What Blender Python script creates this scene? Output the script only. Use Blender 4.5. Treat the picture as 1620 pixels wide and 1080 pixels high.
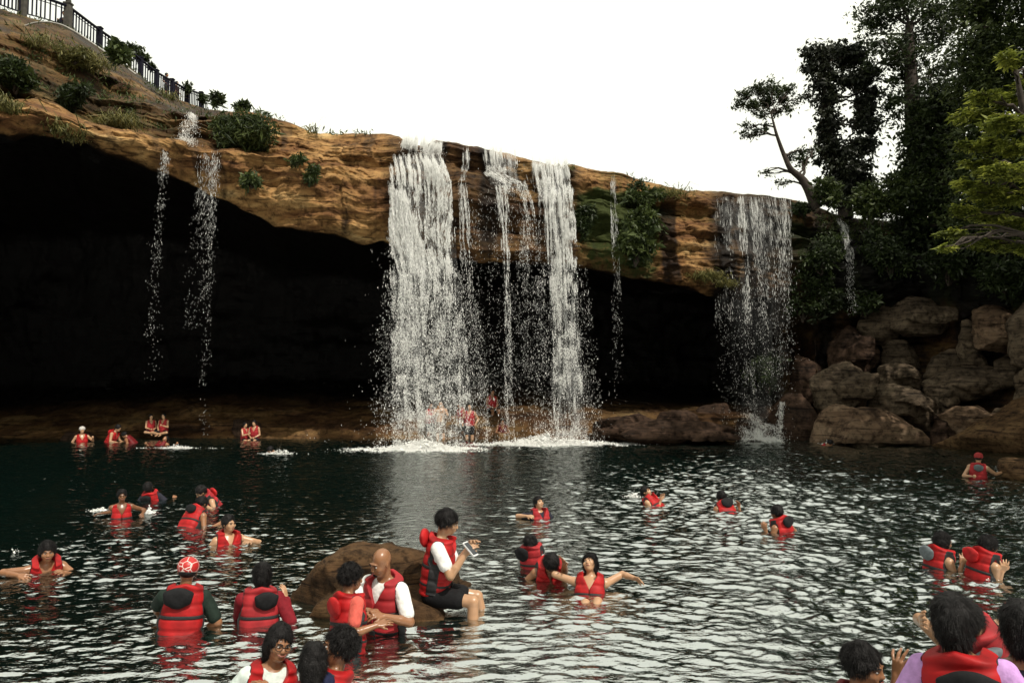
import bpy, math, random
import numpy as np
from mathutils import Vector, Matrix, Euler

for _o in list(bpy.data.objects): bpy.data.objects.remove(_o)
SC = bpy.context.scene
COL = SC.collection
rad = math.radians
random.seed(5); RNG = np.random.default_rng(5)

# ------------------------------------------------------------------ camera
F = 1170.0                      # focal length in photo pixels (1620 wide)
CAM_H = 2.2
PITCH = math.atan(60/F)
cam = bpy.data.cameras.new('camera'); camo = bpy.data.objects.new('camera', cam); COL.objects.link(camo)
camo.location = (0, 0, CAM_H); camo.rotation_euler = (math.pi/2+PITCH, 0, 0)
cam.sensor_width = 36; cam.lens = F/1620*36; cam.clip_end = 2000; cam.clip_start = 0.05
SC.camera = camo
CP, SP = math.cos(PITCH), math.sin(PITCH)
def at(px, py, Y):
    """world point on the plane y=Y seen at photo pixel px,py"""
    a = (px-810)/F; b = -(py-540)/F
    dy = CP - b*SP; dz = SP + b*CP
    k = Y/dy
    return np.stack(np.broadcast_arrays(a*k, Y*np.ones_like(k), CAM_H+dz*k), -1).astype(float) if isinstance(k, np.ndarray) else np.array([a*k, Y, CAM_H+dz*k])

# ------------------------------------------------------------------ sky and sun
SUN_EL, SUN_AZ = rad(56), rad(140)     # azimuth measured from +y towards +x
w = bpy.data.worlds.new('World'); SC.world = w; w.use_nodes = True
nt = w.node_tree; bgn = nt.nodes['Background']
sky = nt.nodes.new('ShaderNodeTexSky'); sky.sky_type = 'NISHITA'; sky.sun_disc = False
sky.sun_elevation = SUN_EL; sky.sun_rotation = SUN_AZ; sky.dust_density = 4; sky.air_density = 1.5
mx = nt.nodes.new('ShaderNodeMixRGB'); mx.inputs[0].default_value = 0.9
tc = nt.nodes.new('ShaderNodeTexCoord'); ns = nt.nodes.new('ShaderNodeTexNoise'); ns.inputs['Scale'].default_value = 2.0
cr = nt.nodes.new('ShaderNodeValToRGB')
cr.color_ramp.elements[0].color = (9.2, 9.2, 8.3, 1); cr.color_ramp.elements[1].color = (10.6, 10.6, 8.9, 1)
cr.color_ramp.elements[0].position = .3; cr.color_ramp.elements[1].position = .7
nt.links.new(tc.outputs['Generated'], ns.inputs['Vector']); nt.links.new(ns.outputs[0], cr.inputs[0])
nt.links.new(sky.outputs[0], mx.inputs[1]); nt.links.new(cr.outputs[0], mx.inputs[2]); nt.links.new(mx.outputs[0], bgn.inputs[0])
bgn.inputs[1].default_value = 0.125
sl = bpy.data.lights.new('sun', 'SUN'); sl.energy = 4.4; sl.angle = rad(.5); sl.color = (1, .93, .82)
so = bpy.data.objects.new('sun', sl); COL.objects.link(so)
sd = Vector((math.sin(SUN_AZ)*math.cos(SUN_EL), math.cos(SUN_AZ)*math.cos(SUN_EL), math.sin(SUN_EL)))
so.rotation_euler = sd.to_track_quat('Z', 'Y').to_euler(); so.location = (10, -10, 40)
SC.view_settings.view_transform = 'Standard'; SC.view_settings.look = 'None'
SC.view_settings.exposure = 0; SC.view_settings.gamma = 1
SC.cycles.max_bounces = 6; SC.cycles.transparent_max_bounces = 8; SC.cycles.diffuse_bounces = 3

# ------------------------------------------------------------------ noise
def _h(i, j, k, s):
    n = (i.astype(np.int64)*374761393 + j.astype(np.int64)*668265263 + k.astype(np.int64)*2147483647 + s*982451653) & 0xffffffff
    n = ((n ^ (n >> 13))*1274126177) & 0xffffffff
    n = ((n ^ (n >> 16))*2246822519) & 0xffffffff
    return ((n ^ (n >> 15)) & 0xffffff)/float(0xffffff)*2-1
def vn(x, y, z, s=0):
    x, y, z = np.broadcast_arrays(x, y, z)
    xi, yi, zi = np.floor(x), np.floor(y), np.floor(z)
    u, v, t = x-xi, y-yi, z-zi
    u = u*u*u*(u*(u*6-15)+10); v = v*v*v*(v*(v*6-15)+10); t = t*t*t*(t*(t*6-15)+10)
    r = 0
    for a in (0, 1):
        for b in (0, 1):
            for c in (0, 1):
                r = r + _h(xi+a, yi+b, zi+c, s)*(u if a else 1-u)*(v if b else 1-v)*(t if c else 1-t)
    return r
def fbm(x, y, z, o=4, s=0, g=.5):
    r, a = 0, 1.
    for i in range(o):
        r = r + a*vn(x, y, z, s+i*17); x = x*2.03+3.1; y = y*2.03+1.7; z = z*2.03+5.3; a *= g
    return r

# ------------------------------------------------------------------ object helpers
def tag(o, label=None, cat=None, group=None, kind=None):
    if label: o['label'] = label
    if cat: o['category'] = cat
    if group: o['group'] = group
    if kind: o['kind'] = kind
    return o
def empty(name, loc=(0, 0, 0)):
    o = bpy.data.objects.new(name, None); o.location = loc; o.empty_display_size = .1; COL.objects.link(o); return o
def mesh_obj(name, V, Fc, m, parent=None, smooth=True, attrs=None):
    """V (n,3); Fc (m,k) with k the same for all, or list of such arrays"""
    me = bpy.data.meshes.new(name)
    V = np.asarray(V, dtype=np.float32)
    if not isinstance(Fc, list): Fc = [Fc]
    Fc = [np.asarray(f, dtype=np.int32) for f in Fc if len(f)]
    me.vertices.add(len(V)); me.vertices.foreach_set('co', V.ravel())
    tot = sum(f.size for f in Fc); nf = sum(len(f) for f in Fc)
    me.loops.add(tot); me.loops.foreach_set('vertex_index', np.concatenate([f.ravel() for f in Fc]) if nf else np.zeros(0, np.int32))
    me.polygons.add(nf)
    sizes = np.concatenate([np.full(len(f), f.shape[1], np.int32) for f in Fc])
    st = np.zeros(nf, np.int32); st[1:] = np.cumsum(sizes)[:-1]
    me.polygons.foreach_set('loop_start', st)
    me.polygons.foreach_set('use_smooth', np.full(nf, smooth, bool))
    me.update(calc_edges=True)
    if attrs:
        for k, a in attrs.items():
            at_ = me.attributes.new(k, 'FLOAT', 'POINT'); at_.data.foreach_set('value', np.asarray(a, np.float32).ravel())
    me.materials.append(m)
    o = bpy.data.objects.new(name, me); COL.objects.link(o)
    if parent is not None: o.parent = parent
    return o
def grid_faces(nr, nc, wrap=False):
    i = np.arange(nr-1)[:, None]*nc; j = np.arange(nc if wrap else nc-1)[None, :]
    j2 = (j+1) % nc
    return np.stack([i+j, i+j2, i+nc+j2, i+nc+j], -1).reshape(-1, 4)
class MB:
    def __init__(s): s.V = []; s.Q = []; s.T = []; s.n = 0
    def add(s, V, Q=None, T=None):
        V = np.asarray(V, float); s.V.append(V)
        if Q is not None and len(Q): s.Q.append(np.asarray(Q)+s.n)
        if T is not None and len(T): s.T.append(np.asarray(T)+s.n)
        s.n += len(V)
    def tube(s, P, R, n=8):
        P = np.asarray(P, float); R = np.broadcast_to(R, (len(P),))
        T = np.gradient(P, axis=0); T /= np.linalg.norm(T, axis=1)[:, None]+1e-9
        up = np.array([0, 0, 1.]) if abs(T[0, 2]) < .9 else np.array([1., 0, 0])
        A = np.cross(T, up); A /= np.linalg.norm(A, axis=1)[:, None]+1e-9; B = np.cross(T, A)
        a = np.linspace(0, 2*np.pi, n, endpoint=False)
        V = P[:, None]+R[:, None, None]*(np.cos(a)[None, :, None]*A[:, None]+np.sin(a)[None, :, None]*B[:, None])
        s.add(V.reshape(-1, 3), grid_faces(len(P), n, True))
        for e in (0, len(P)-1):
            r = np.arange(n)+e*n; c = P[e]
            s.add(np.vstack([V[e], c[None]]), None, [[i, (i+1) % n, n] if e else [(i+1) % n, i, n] for i in range(n)])
    def box(s, c, d, R=None):
        v = np.array([[x, y, z] for x in (-.5, .5) for y in (-.5, .5) for z in (-.5, .5)])*np.array(d)
        if R is not None: v = v@np.asarray(R).T
        s.add(v+np.array(c), [[0, 1, 3, 2], [4, 6, 7, 5], [0, 4, 5, 1], [2, 3, 7, 6], [0, 2, 6, 4], [1, 5, 7, 3]])
    def build(s, name, m, parent=None, smooth=True, attrs=None):
        F_ = []
        if s.Q: F_.append(np.vstack(s.Q))
        if s.T: F_.append(np.vstack(s.T))
        return mesh_obj(name, np.vstack(s.V), F_, m, parent, smooth, attrs)

# ------------------------------------------------------------------ materials
def newmat(name):
    m = bpy.data.materials.new(name); m.use_nodes = True
    n = m.node_tree.nodes; b = n['Principled BSDF']; return m, m.node_tree, n, b
def ramp(n, stops):
    r = n.new('ShaderNodeValToRGB'); e = r.color_ramp.elements
    while len(e) < len(stops): e.new(.5)
    for el, (p, c) in zip(e, stops): el.position = p; el.color = (*c, 1)
    return r
def simple(name, col, rough=.6, var=.25, scale=30, bump=.0, spec=.5, coat=0, sheen=0):
    m, t, n, b = newmat(name); L = t.links.new
    c = n.new('ShaderNodeTexCoord'); ns = n.new('ShaderNodeTexNoise'); ns.inputs['Scale'].default_value = scale; ns.inputs['Detail'].default_value = 4
    L(c.outputs['Object'], ns.inputs['Vector'])
    r = ramp(n, [(.3, tuple(x*(1-var) for x in col)), (.7, tuple(min(1, x*(1+var)) for x in col))])
    L(ns.outputs[0], r.inputs[0]); L(r.outputs[0], b.inputs['Base Color'])
    b.inputs['Roughness'].default_value = rough; b.inputs['Specular IOR Level'].default_value = spec
    b.inputs['Coat Weight'].default_value = coat
    if bump:
        bp = n.new('ShaderNodeBump'); bp.inputs['Strength'].default_value = bump; bp.inputs['Distance'].default_value = .01
        L(ns.outputs[0], bp.inputs['Height']); L(bp.outputs[0], b.inputs['Normal'])
    return m
def rock_mat(name, stops, dark, attr=True, scale=1.0, bump=.42):
    """rock colours by stretched noise; attribute 'wet' -> dark damp or soiled rock and painted shade, 'moss' -> green"""
    m, t, n, b = newmat(name); L = t.links.new
    c = n.new('ShaderNodeTexCoord')
    mp = n.new('ShaderNodeMapping'); mp.inputs['Scale'].default_value = (.35*scale, .35*scale, 1.5*scale); L(c.outputs['Object'], mp.inputs[0])
    n1 = n.new('ShaderNodeTexNoise'); n1.inputs['Scale'].default_value = 1.0; n1.inputs['Detail'].default_value = 9; n1.inputs['Roughness'].default_value = .62; n1.inputs['Distortion'].default_value = .6
    L(mp.outputs[0], n1.inputs['Vector'])
    r1 = ramp(n, stops); L(n1.outputs[0], r1.inputs[0])
    # darker streaks and lichen spots
    n2 = n.new('ShaderNodeTexNoise'); n2.inputs['Scale'].default_value = 3.5*scale; n2.inputs['Detail'].default_value = 8; n2.inputs['Roughness'].default_value = .7; L(c.outputs['Object'], n2.inputs['Vector'])
    r2 = ramp(n, [(.36, (.22, .2, .18)), (.52, (1, 1, 1)), (.75, (1.25, 1.2, 1.1))]); L(n2.outputs[0], r2.inputs[0])
    mm = n.new('ShaderNodeMixRGB'); mm.blend_type = 'MULTIPLY'; mm.inputs[0].default_value = .95
    L(r1.outputs[0], mm.inputs[1]); L(r2.outputs[0], mm.inputs[2])
    # thin bedding cracks
    mp3 = n.new('ShaderNodeMapping'); mp3.inputs['Scale'].default_value = (.25*scale, .25*scale, 5.5*scale); mp3.inputs['Rotation'].default_value = (0, rad(4), 0); L(c.outputs['Object'], mp3.inputs[0])
    n3 = n.new('ShaderNodeTexNoise'); n3.inputs['Scale'].default_value = 1.3; n3.inputs['Detail'].default_value = 6; n3.inputs['Roughness'].default_value = .7; n3.inputs['Distortion'].default_value = .9; L(mp3.outputs[0], n3.inputs['Vector'])
    r3 = ramp(n, [(.39, (.12, .10, .09)), (.45, (1, 1, 1))]); L(n3.outputs[0], r3.inputs[0])
    m3 = n.new('ShaderNodeMixRGB'); m3.blend_type = 'MULTIPLY'; m3.inputs[0].default_value = .8; L(mm.outputs[0], m3.inputs[1]); L(r3.outputs[0], m3.inputs[2])
    out = m3.outputs[0]
    rough = .85
    if attr:
        a = n.new('ShaderNodeAttribute'); a.attribute_name = 'moss'
        ms = n.new('ShaderNodeMixRGB'); ms.inputs[2].default_value = (.03, .038, .010, 1)
        mth = n.new('ShaderNodeMath'); mth.operation = 'MULTIPLY_ADD'; mth.inputs[1].default_value = 1; L(n2.outputs[0], mth.inputs[2]); L(a.outputs['Fac'], mth.inputs[0])
        rr = ramp(n, [(.72, (0, 0, 0)), (.95, (1, 1, 1))]); L(mth.outputs[0], rr.inputs[0]); L(rr.outputs[0], ms.inputs[0]); L(out, ms.inputs[1])
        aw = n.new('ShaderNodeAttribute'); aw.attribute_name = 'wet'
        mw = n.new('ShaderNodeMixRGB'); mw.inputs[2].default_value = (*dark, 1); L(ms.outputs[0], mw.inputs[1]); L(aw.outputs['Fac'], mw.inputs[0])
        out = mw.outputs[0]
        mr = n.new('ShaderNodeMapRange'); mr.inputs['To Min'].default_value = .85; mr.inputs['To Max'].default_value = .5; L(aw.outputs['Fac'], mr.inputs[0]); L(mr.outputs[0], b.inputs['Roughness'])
    else: b.inputs['Roughness'].default_value = rough
    L(out, b.inputs['Base Color']); b.inputs['Specular IOR Level'].default_value = .12
    ad = n.new('ShaderNodeMath'); ad.operation = 'MULTIPLY_ADD'; ad.inputs[1].default_value = 1.2
    L(n3.outputs[0], ad.inputs[0]); L(n2.outputs[0], ad.inputs[2])
    bp = n.new('ShaderNodeBump'); bp.inputs['Strength'].default_value = bump; bp.inputs['Distance'].default_value = .22/scale
    L(ad.outputs[0], bp.inputs['Height']); L(bp.outputs[0], b.inputs['Normal'])
    return m
def leaf_mat(name, stops, trans=.25):
    m, t, n, b = newmat(name); L = t.links.new
    a = n.new('ShaderNodeAttribute'); a.attribute_name = 'tone'
    r = ramp(n, stops); L(a.outputs['Fac'], r.inputs[0]); L(r.outputs[0], b.inputs['Base Color'])
    b.inputs['Roughness'].default_value = .5; b.inputs['Specular IOR Level'].default_value = .3
    tr = n.new('ShaderNodeBsdfTranslucent'); L(r.outputs[0], tr.inputs[0])
    mxs = n.new('ShaderNodeMixShader'); mxs.inputs[0].default_value = trans
    L(b.outputs[0], mxs.inputs[1]); L(tr.outputs[0], mxs.inputs[2]); L(mxs.outputs[0], n['Material Output'].inputs[0])
    return m
M = {}
M['cliff'] = rock_mat('sandstone', [(.3, (.035, .018, .008)), (.42, (.13, .062, .026)), (.52, (.24, .13, .05)), (.60, (.34, .20, .08)), (.72, (.46, .32, .15)), (.82, (.16, .08, .035))], (.003, .0022, .0018))  # near-black last colour: cave and wall shade painted in with the damp
M['bank'] = rock_mat('bank_rock', [(.3, (.03, .02, .01)), (.5, (.12, .078, .035)), (.7, (.18, .12, .055))], (.02, .016, .01))
M['boulder'] = rock_mat('boulder_rock', [(.3, (.028, .021, .014)), (.5, (.10, .074, .05)), (.72, (.18, .14, .095))], (.012, .01, .008), attr=False, scale=1.6)
M['boulder_brown'] = rock_mat('boulder_brown', [(.3, (.035, .020, .010)), (.5, (.10, .058, .028)), (.72, (.18, .115, .055))], (.012, .01, .008), attr=False, scale=2.2)
M['boulder_near'] = rock_mat('boulder_near', [(.3, (.02, .012, .006)), (.5, (.065, .036, .017)), (.72, (.13, .078, .036))], (.012, .01, .008), attr=False, scale=2.4)
M['boulder_tan'] = rock_mat('boulder_tan', [(.3, (.045, .028, .018)), (.5, (.15, .098, .062)), (.72, (.23, .165, .11))], (.012, .01, .008), attr=False, scale=1.3)
M['boulder_wet'] = rock_mat('boulder_wet', [(.3, (.014, .009, .006)), (.5, (.05, .030, .02)), (.72, (.09, .055, .036))], (.012, .01, .008), attr=False, scale=1.6)
M['bed'] = rock_mat('bed_rock', [(.3, (.01, .008, .005)), (.5, (.05, .03, .016)), (.72, (.1, .06, .03))], (.012, .01, .008), attr=False, scale=2.5)
M['hill'] = simple('forest_floor', (.02, .026, .010), .95, .7, .8, .5)
M['bark'] = simple('bark', (.035, .025, .018), .9, .5, 8, .6)
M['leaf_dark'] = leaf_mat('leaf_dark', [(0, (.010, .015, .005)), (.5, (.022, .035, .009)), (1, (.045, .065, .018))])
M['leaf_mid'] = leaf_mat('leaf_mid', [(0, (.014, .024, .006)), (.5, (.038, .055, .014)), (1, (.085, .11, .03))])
M['leaf_vine'] = leaf_mat('leaf_vine', [(0, (.006, .008, .004)), (.5, (.012, .016, .007)), (1, (.025, .03, .014))], .1)
M['leaf_bright'] = leaf_mat('leaf_bright', [(0, (.04, .05, .008)), (.5, (.16, .19, .03)), (1, (.38, .40, .07))], .35)
M['grass'] = leaf_mat('grass_blades', [(0, (.05, .055, .012)), (.5, (.12, .11, .03)), (1, (.2, .18, .06))])
def water_drop_mat():
    m, t, n, b = newmat('falling_water'); L = t.links.new
    b.inputs['Base Color'].default_value = (.95, .95, .93, 1); b.inputs['Roughness'].default_value = .35
    tr = n.new('ShaderNodeBsdfTranslucent'); tr.inputs[0].default_value = (.95, .95, .93, 1)
    mxs = n.new('ShaderNodeMixShader'); mxs.inputs[0].default_value = .4
    L(b.outputs[0], mxs.inputs[1]); L(tr.outputs[0], mxs.inputs[2]); L(mxs.outputs[0], n['Material Output'].inputs[0])
    return m
M['drop'] = water_drop_mat()
def water_mat():
    m, t, n, b = newmat('pool_water'); L = t.links.new
    n.remove(b)
    c = n.new('ShaderNodeTexCoord')
    mp = n.new('ShaderNodeMapping'); mp.inputs['Scale'].default_value = (3.2, 5.5, 4); L(c.outputs['Object'], mp.inputs[0])
    ns = n.new('ShaderNodeTexNoise'); ns.inputs['Scale'].default_value = 1.6; ns.inputs['Detail'].default_value = 4; ns.inputs['Roughness'].default_value = .5; L(mp.outputs[0], ns.inputs['Vector'])
    bp = n.new('ShaderNodeBump'); bp.inputs['Strength'].default_value = .45; bp.inputs['Distance'].default_value = .05; L(ns.outputs[0], bp.inputs['Height'])
    df = n.new('ShaderNodeBsdfDiffuse'); df.inputs[0].default_value = (.004, .014, .011, 1)
    tr = n.new('ShaderNodeBsdfTransparent'); tr.inputs[0].default_value = (.55, .5, .33, 1)
    a = n.new('ShaderNodeMixShader'); a.inputs[0].default_value = .38; L(df.outputs[0], a.inputs[1]); L(tr.outputs[0], a.inputs[2])
    gl = n.new('ShaderNodeBsdfGlossy'); gl.inputs['Roughness'].default_value = .012; gl.inputs[0].default_value = (.93, .96, .95, 1); L(bp.outputs[0], gl.inputs['Normal'])
    fr = n.new('ShaderNodeFresnel'); fr.inputs[0].default_value = 1.42; L(bp.outputs[0], fr.inputs['Normal'])
    mu = n.new('ShaderNodeMath'); mu.operation = 'MULTIPLY'; mu.inputs[1].default_value = 1.8; pw = n.new('ShaderNodeMath'); pw.operation = 'POWER'; pw.inputs[1].default_value = 1.65; L(fr.outputs[0], pw.inputs[0]); L(pw.outputs[0], mu.inputs[0])
    mn = n.new('ShaderNodeMath'); mn.operation = 'MINIMUM'; mn.inputs[1].default_value = .66; L(mu.outputs[0], mn.inputs[0]); mu = mn
    o = n.new('ShaderNodeMixShader'); L(mu.outputs[0], o.inputs[0]); L(a.outputs[0], o.inputs[1]); L(gl.outputs[0], o.inputs[2])
    L(o.outputs[0], n['Material Output'].inputs[0])
    return m
M['water'] = water_mat()

# ------------------------------------------------------------------ cliff outline tables (pixel x of the photo -> values)
def I(tab): 
    k = np.array(sorted(tab)); v = np.array([tab[i] for i in k], float)
    return lambda x: np.interp(x, k, v)
S_y = I({-800: -500, -300: -80, -60: -5, 0: 15, 43: 28, 73: 35, 110: 44, 157: 78, 207: 108, 247: 141, 293: 164, 327: 174, 365: 178, 410: 181, 450: 194, 490: 211, 540: 212, 590: 214, 632: 218, 650: 228, 672: 231, 690: 223, 700: 224, 745: 232, 800: 243, 850: 258, 890: 266, 905: 262, 950: 273, 985: 275, 1020: 288, 1080: 301, 1130: 304, 1180: 310, 1250: 317, 1300: 331, 1340: 347, 1450: 352, 1620: 330, 1900: 250})
L_y = I({-800: -250, -300: 60, 0: 157, 60: 165, 120: 182, 160: 205, 210: 215, 260: 221, 300: 226, 350: 231, 430: 246, 540: 262, 620: 276, 700: 268, 760: 272, 830: 300, 900: 320, 960: 325, 1040: 335, 1130: 350, 1210: 365, 1300: 385, 1450: 400, 1900: 380})
B_y = I({-800: -130, -300: 120, 0: 205, 70: 210, 130: 222, 160: 240, 230: 265, 290: 285, 340: 310, 390: 332, 430: 350, 500: 366, 560: 373, 605: 379, 640: 402, 700: 410, 830: 412, 900: 422, 960: 432, 1040: 442, 1080: 452, 1130: 466, 1170: 472, 1210: 470, 1240: 478, 1300: 490, 1350: 485, 1450: 485, 1620: 500, 1900: 520})
Y_L = I({-800: 11, -300: 16, 0: 19.5, 160: 21.8, 300: 23.3, 600: 24.6, 900: 26.5, 1200: 28.5, 1300: 29.2, 1450: 29, 1620: 26, 1900: 20})
Y_S = I({-800: 17, -300: 25, 0: 29, 160: 33, 327: 31, 380: 27, 410: 26, 620: 25.8, 900: 27.6, 1200: 29.8, 1350: 31, 1620: 29, 1900: 24})
Y_W = I({-800: 16, -200: 24, 0: 28, 600: 27.5, 900: 27.2, 1170: 27.0, 1290: 28, 1400: 26.5, 1620: 23, 1900: 18})
CAVE = I({-800: 1, 1215: 1, 1290: 0, 1900: 0})
SH_Z = I({-800: .8, 0: .7, 120: .9, 300: 1.25, 620: 1.15, 760: 1.6, 950: 1.1, 1170: .9, 1300: 1.2, 1900: 1.5})

def build_cliff():
    px = np.linspace(-700, 1850, 1250)
    s, l, b = S_y(px), L_y(px), B_y(px)
    yl, ys, yw, cv, sh = Y_L(px), Y_S(px), Y_W(px), CAVE(px), SH_Z(px)
    wob = fbm(px*.012, px*0, px*0, 4, 7)
    b = b+wob*5; l = l+4*fbm(px*.02, 0*px+4, 0*px, 3, 9)
    right = np.clip((px-600)/100, 0, 1)
    P = []
    def pp(py, Y): P.append(at(px, py, Y))
    def wp(z, Y):
        k = Y/CP; P.append(np.stack([(px-810)/F*Y/(CP)*1.0, Y, z+0*px], -1))
    pp(s+3+right*14, ys+34)
    pp(s+2+right*4, ys+6)
    pp(s+.5, ys+.8)
    pp(s, ys)
    lf = np.interp(px, [-700, 330, 430], [1, 1, 0])
    pp(s+(l-s)*(.15+.10*lf), (1-lf)*(ys-.18)+lf*(yl+.45*(ys-yl)))
    pp(s+(l-s)*(.55+.05*lf), (1-lf)*(ys*.7+yl*.3-.1)+lf*(yl+.33*(ys-yl)))
    pp(l, np.minimum(yl+.9+lf*1.6, ys-.1))
    pp(l+5, yl-.05)
    pp(l+(b-l)*.35, yl-.35)
    pp(l+(b-l)*.75, yl-.15)
    pp(b, yl+.15)
    zb = P[-1][:, 2]
    # under the overhang / face going down
    c = cv
    yb = yw+8.5
    wp(c*(zb+.15)+(1-c)*(zb-.5), c*(yl+1.2)+(1-c)*(yl+.4))
    wp(c*(zb+.8)+(1-c)*(zb*.75+.3), c*(yl+5)+(1-c)*(yl+.5))
    wp(c*(zb+.2)+(1-c)*(zb*.6+.4), c*(yb-1)+(1-c)*(yl+.4))
    wp(c*(zb*.5+1)+(1-c)*(zb*.5+.4), c*(yb)+(1-c)*(yl+.2))
    wp(c*(sh+.9)+(1-c)*(zb*.4+.3), c*(yb-.6)+(1-c)*(yl-.2))
    wp(sh+.35*c, c*(yw+5)+(1-c)*(yw+2.2))
    wp(sh*.9, yw+2.2)
    wp(sh*.45, yw+.75)
    wp(0*px+.05, yw+.1)
    wp(0*px-.8, yw-.6)
    wp(0*px-4, yw-1.5)
    P = np.stack(P, 0)                       # (K, n, 3)
    segs = [6, 8, 6, 14, 30, 34, 14, 34, 40, 34, 12, 16, 14, 14, 14, 14, 22, 20, 16, 8, 6]
    rows = []; tt = []
    for k, nseg in enumerate(segs):
        t = np.arange(nseg)/nseg
        rows.append(P[k][None]*(1-t)[:, None, None]+P[k+1][None]*t[:, None, None]); tt.append(k+t)
    rows.append(P[-1:]); tt.append(np.array([len(segs)]))
    V = np.concatenate(rows, 0); T = np.concatenate(tt)
    # round the corners: smooth along rows a few times
    for _ in range(3): V[1:-1] = V[1:-1]*.5+(V[:-2]+V[2:])*.25
    x, y, z = V[..., 0], V[..., 1], V[..., 2]
    face = np.interp(T, [2.2, 4, 5, 9.5, 11, 12, 16, 19, 20], [0, .7, 1, 1, .8, 1, .8, .5, .3])[:, None]
    big = fbm(x*.35, y*.35, z*.5, 4, 3)*.45
    zz = z+.22*fbm(x*.25, y*.25, z*.3, 3, 31)+.05*x
    lay = zz*1.35+5
    st = vn(np.floor(lay)*7.3, x*.12, np.floor(lay)*1.1, 5)*(1)+.0
    st2 = vn(np.floor(lay+1)*7.3, x*.12, np.floor(lay+1)*1.1, 5)
    fr = lay-np.floor(lay); k = np.clip((fr-.78)/.22, 0, 1)
    strat = (st*(1-k)+st2*k)*.26
    lay3 = zz*6; s3 = vn(np.floor(lay3)*3.1, x*.3, x*0, 8); s4 = vn(np.floor(lay3+1)*3.1, x*.3, x*0, 8); f3 = lay3-np.floor(lay3); k3 = np.clip((f3-.7)/.3, 0, 1)
    strat += (s3*(1-k3)+s4*k3)*.045
    wx_ = np.floor(x*.55+_h(np.floor(lay), 0*x, 0*x, 3)*3+.4*vn(x*.3, z*.6, 0*x, 9)); blk = _h(np.floor(lay), wx_, 0*x, 6)*.13
    wx3 = np.floor(x*1.3+_h(np.floor(lay3), 0*x, 0*x, 4)*3); blk = blk+_h(np.floor(lay3), wx3, 0*x, 7)*.04
    lfm = np.interp(np.broadcast_to(px[None], x.shape), [-700, 330, 430], [1, 1, 0])*np.interp(T, [2, 3, 6, 7], [0, 1, 1, 0])[:, None]
    strat = strat*(1+2.0*lfm)+blk*(1.15+1.6*lfm)
    fine = fbm(x*1.8, y*1.8, z*2.6, 4, 11)*.13
    D = (big+strat+fine)*face
    # displacement mostly towards the viewer, kept out of the rim line
    V[..., 1] -= D
    V[..., 2] += (fbm(x*.8, y*.8, z*.2, 4, 21)*.10)*face + fbm(x*.9, y*.9, 0*x, 4, 77)*.07
    # attributes
    pxx = np.broadcast_to(px[None], x.shape)
    wet = np.zeros_like(x)
    cave = np.interp(T, [9.6, 10.4, 11], [0, .85, 1])[:, None]*cv[None]  # cave gloom painted into the rock colour through 'wet'
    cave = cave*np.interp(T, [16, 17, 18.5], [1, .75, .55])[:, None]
    strk = fbm(pxx*.035, z*.25, 0*x, 4, 41)
    wf = np.clip(np.interp(pxx, [600, 640, 905, 925], [0, .8, .8, 0])+strk*.35*np.interp(pxx, [560, 650, 890, 960], [0, 1, 1, 0]), 0, .93)
    wf = wf*np.interp(T, [3, 4, 9, 11], [.6, 1, 1, 0])[:, None]
    damp_shade = np.clip(np.interp(pxx, [1085, 1130, 1250, 1300, 1360, 1850], [0, .72, .85, .95, .95, .95])+strk*.35*np.interp(pxx, [1060, 1130], [0, 1]), 0, .97)*np.interp(T, [3, 5, 12, 20], [.8, 1, 1, 1])[:, None]  # damp behind the right falls, then shade painted onto the right wall
    stain = np.clip((strk-.18)*2.4, 0, .85)*np.interp(T, [3, 6, 9.5, 11], [.4, 1, 1, 0])[:, None]*np.interp(pxx, [200, 400], [.3, 1])
    bank = np.clip(.68+.5*fbm(x*.5, y*.5, z*1.2, 4, 55), .45, .92)*np.interp(T, [1, 2, 5.6, 6.3], [1, 1, .9, 0])[:, None]*np.interp(pxx, [-700, 330, 420], [1, 1, 0])
    wet = np.maximum.reduce([cave, wf, damp_shade, stain, bank])
    moss = np.interp(T, [0, 3, 4.5, 6.2, 7, 9, 11], [.3, .3, .25, .35, .1, 0, 0])[:, None]*np.interp(pxx, [0, 300, 420, 900, 960, 1060, 1300], [1.0, .9, .2, .3, 1.1, .7, 1.1])
    moss = moss+np.interp(T, [5, 6, 8, 10, 12], [0, 1, 1, .6, 0])[:, None]*np.interp(pxx, [890, 930, 1020, 1060, 1110, 1250, 1300], [0, .55, .6, .1, .0, .3, .6])
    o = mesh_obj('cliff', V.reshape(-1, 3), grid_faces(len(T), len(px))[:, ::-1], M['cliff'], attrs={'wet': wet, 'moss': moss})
    tag(o, 'layered orange brown sandstone cliff overhanging a dark cave', 'cliff', kind='structure')
    return V, px, T
CLIFF_V, CLIFF_PX, CLIFF_T = build_cliff()
def cliff_pt(px, t):
    """point on the cliff surface: pixel column and profile parameter"""
    j = int(np.clip(np.searchsorted(CLIFF_PX, px), 0, len(CLIFF_PX)-1)); i = int(np.clip(np.searchsorted(CLIFF_T, t), 0, len(CLIFF_T)-1))
    return CLIFF_V[i, j]
_b = -(0-540)
def cliff_hit(px, py):
    """nearest cliff surface point seen at pixel"""
    j = int(np.clip(np.searchsorted(CLIFF_PX, px), 0, len(CLIFF_PX)-1)); c = CLIFF_V[:, j]
    d = c[:, 1]*CP+(c[:, 2]-CAM_H)*SP; u = -c[:, 1]*SP+(c[:, 2]-CAM_H)*CP
    yy = 540-u/d*F
    best = None
    for i in range(len(c)-1):
        a, b = yy[i], yy[i+1]
        if (a-py)*(b-py) <= 0 and a != b:
            k = (py-a)/(b-a); p = c[i]*(1-k)+c[i+1]*k
            if best is None or p[1] < best[1]: best = p
    return best if best is not None else at(px, py, float(Y_L(px)))

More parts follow.
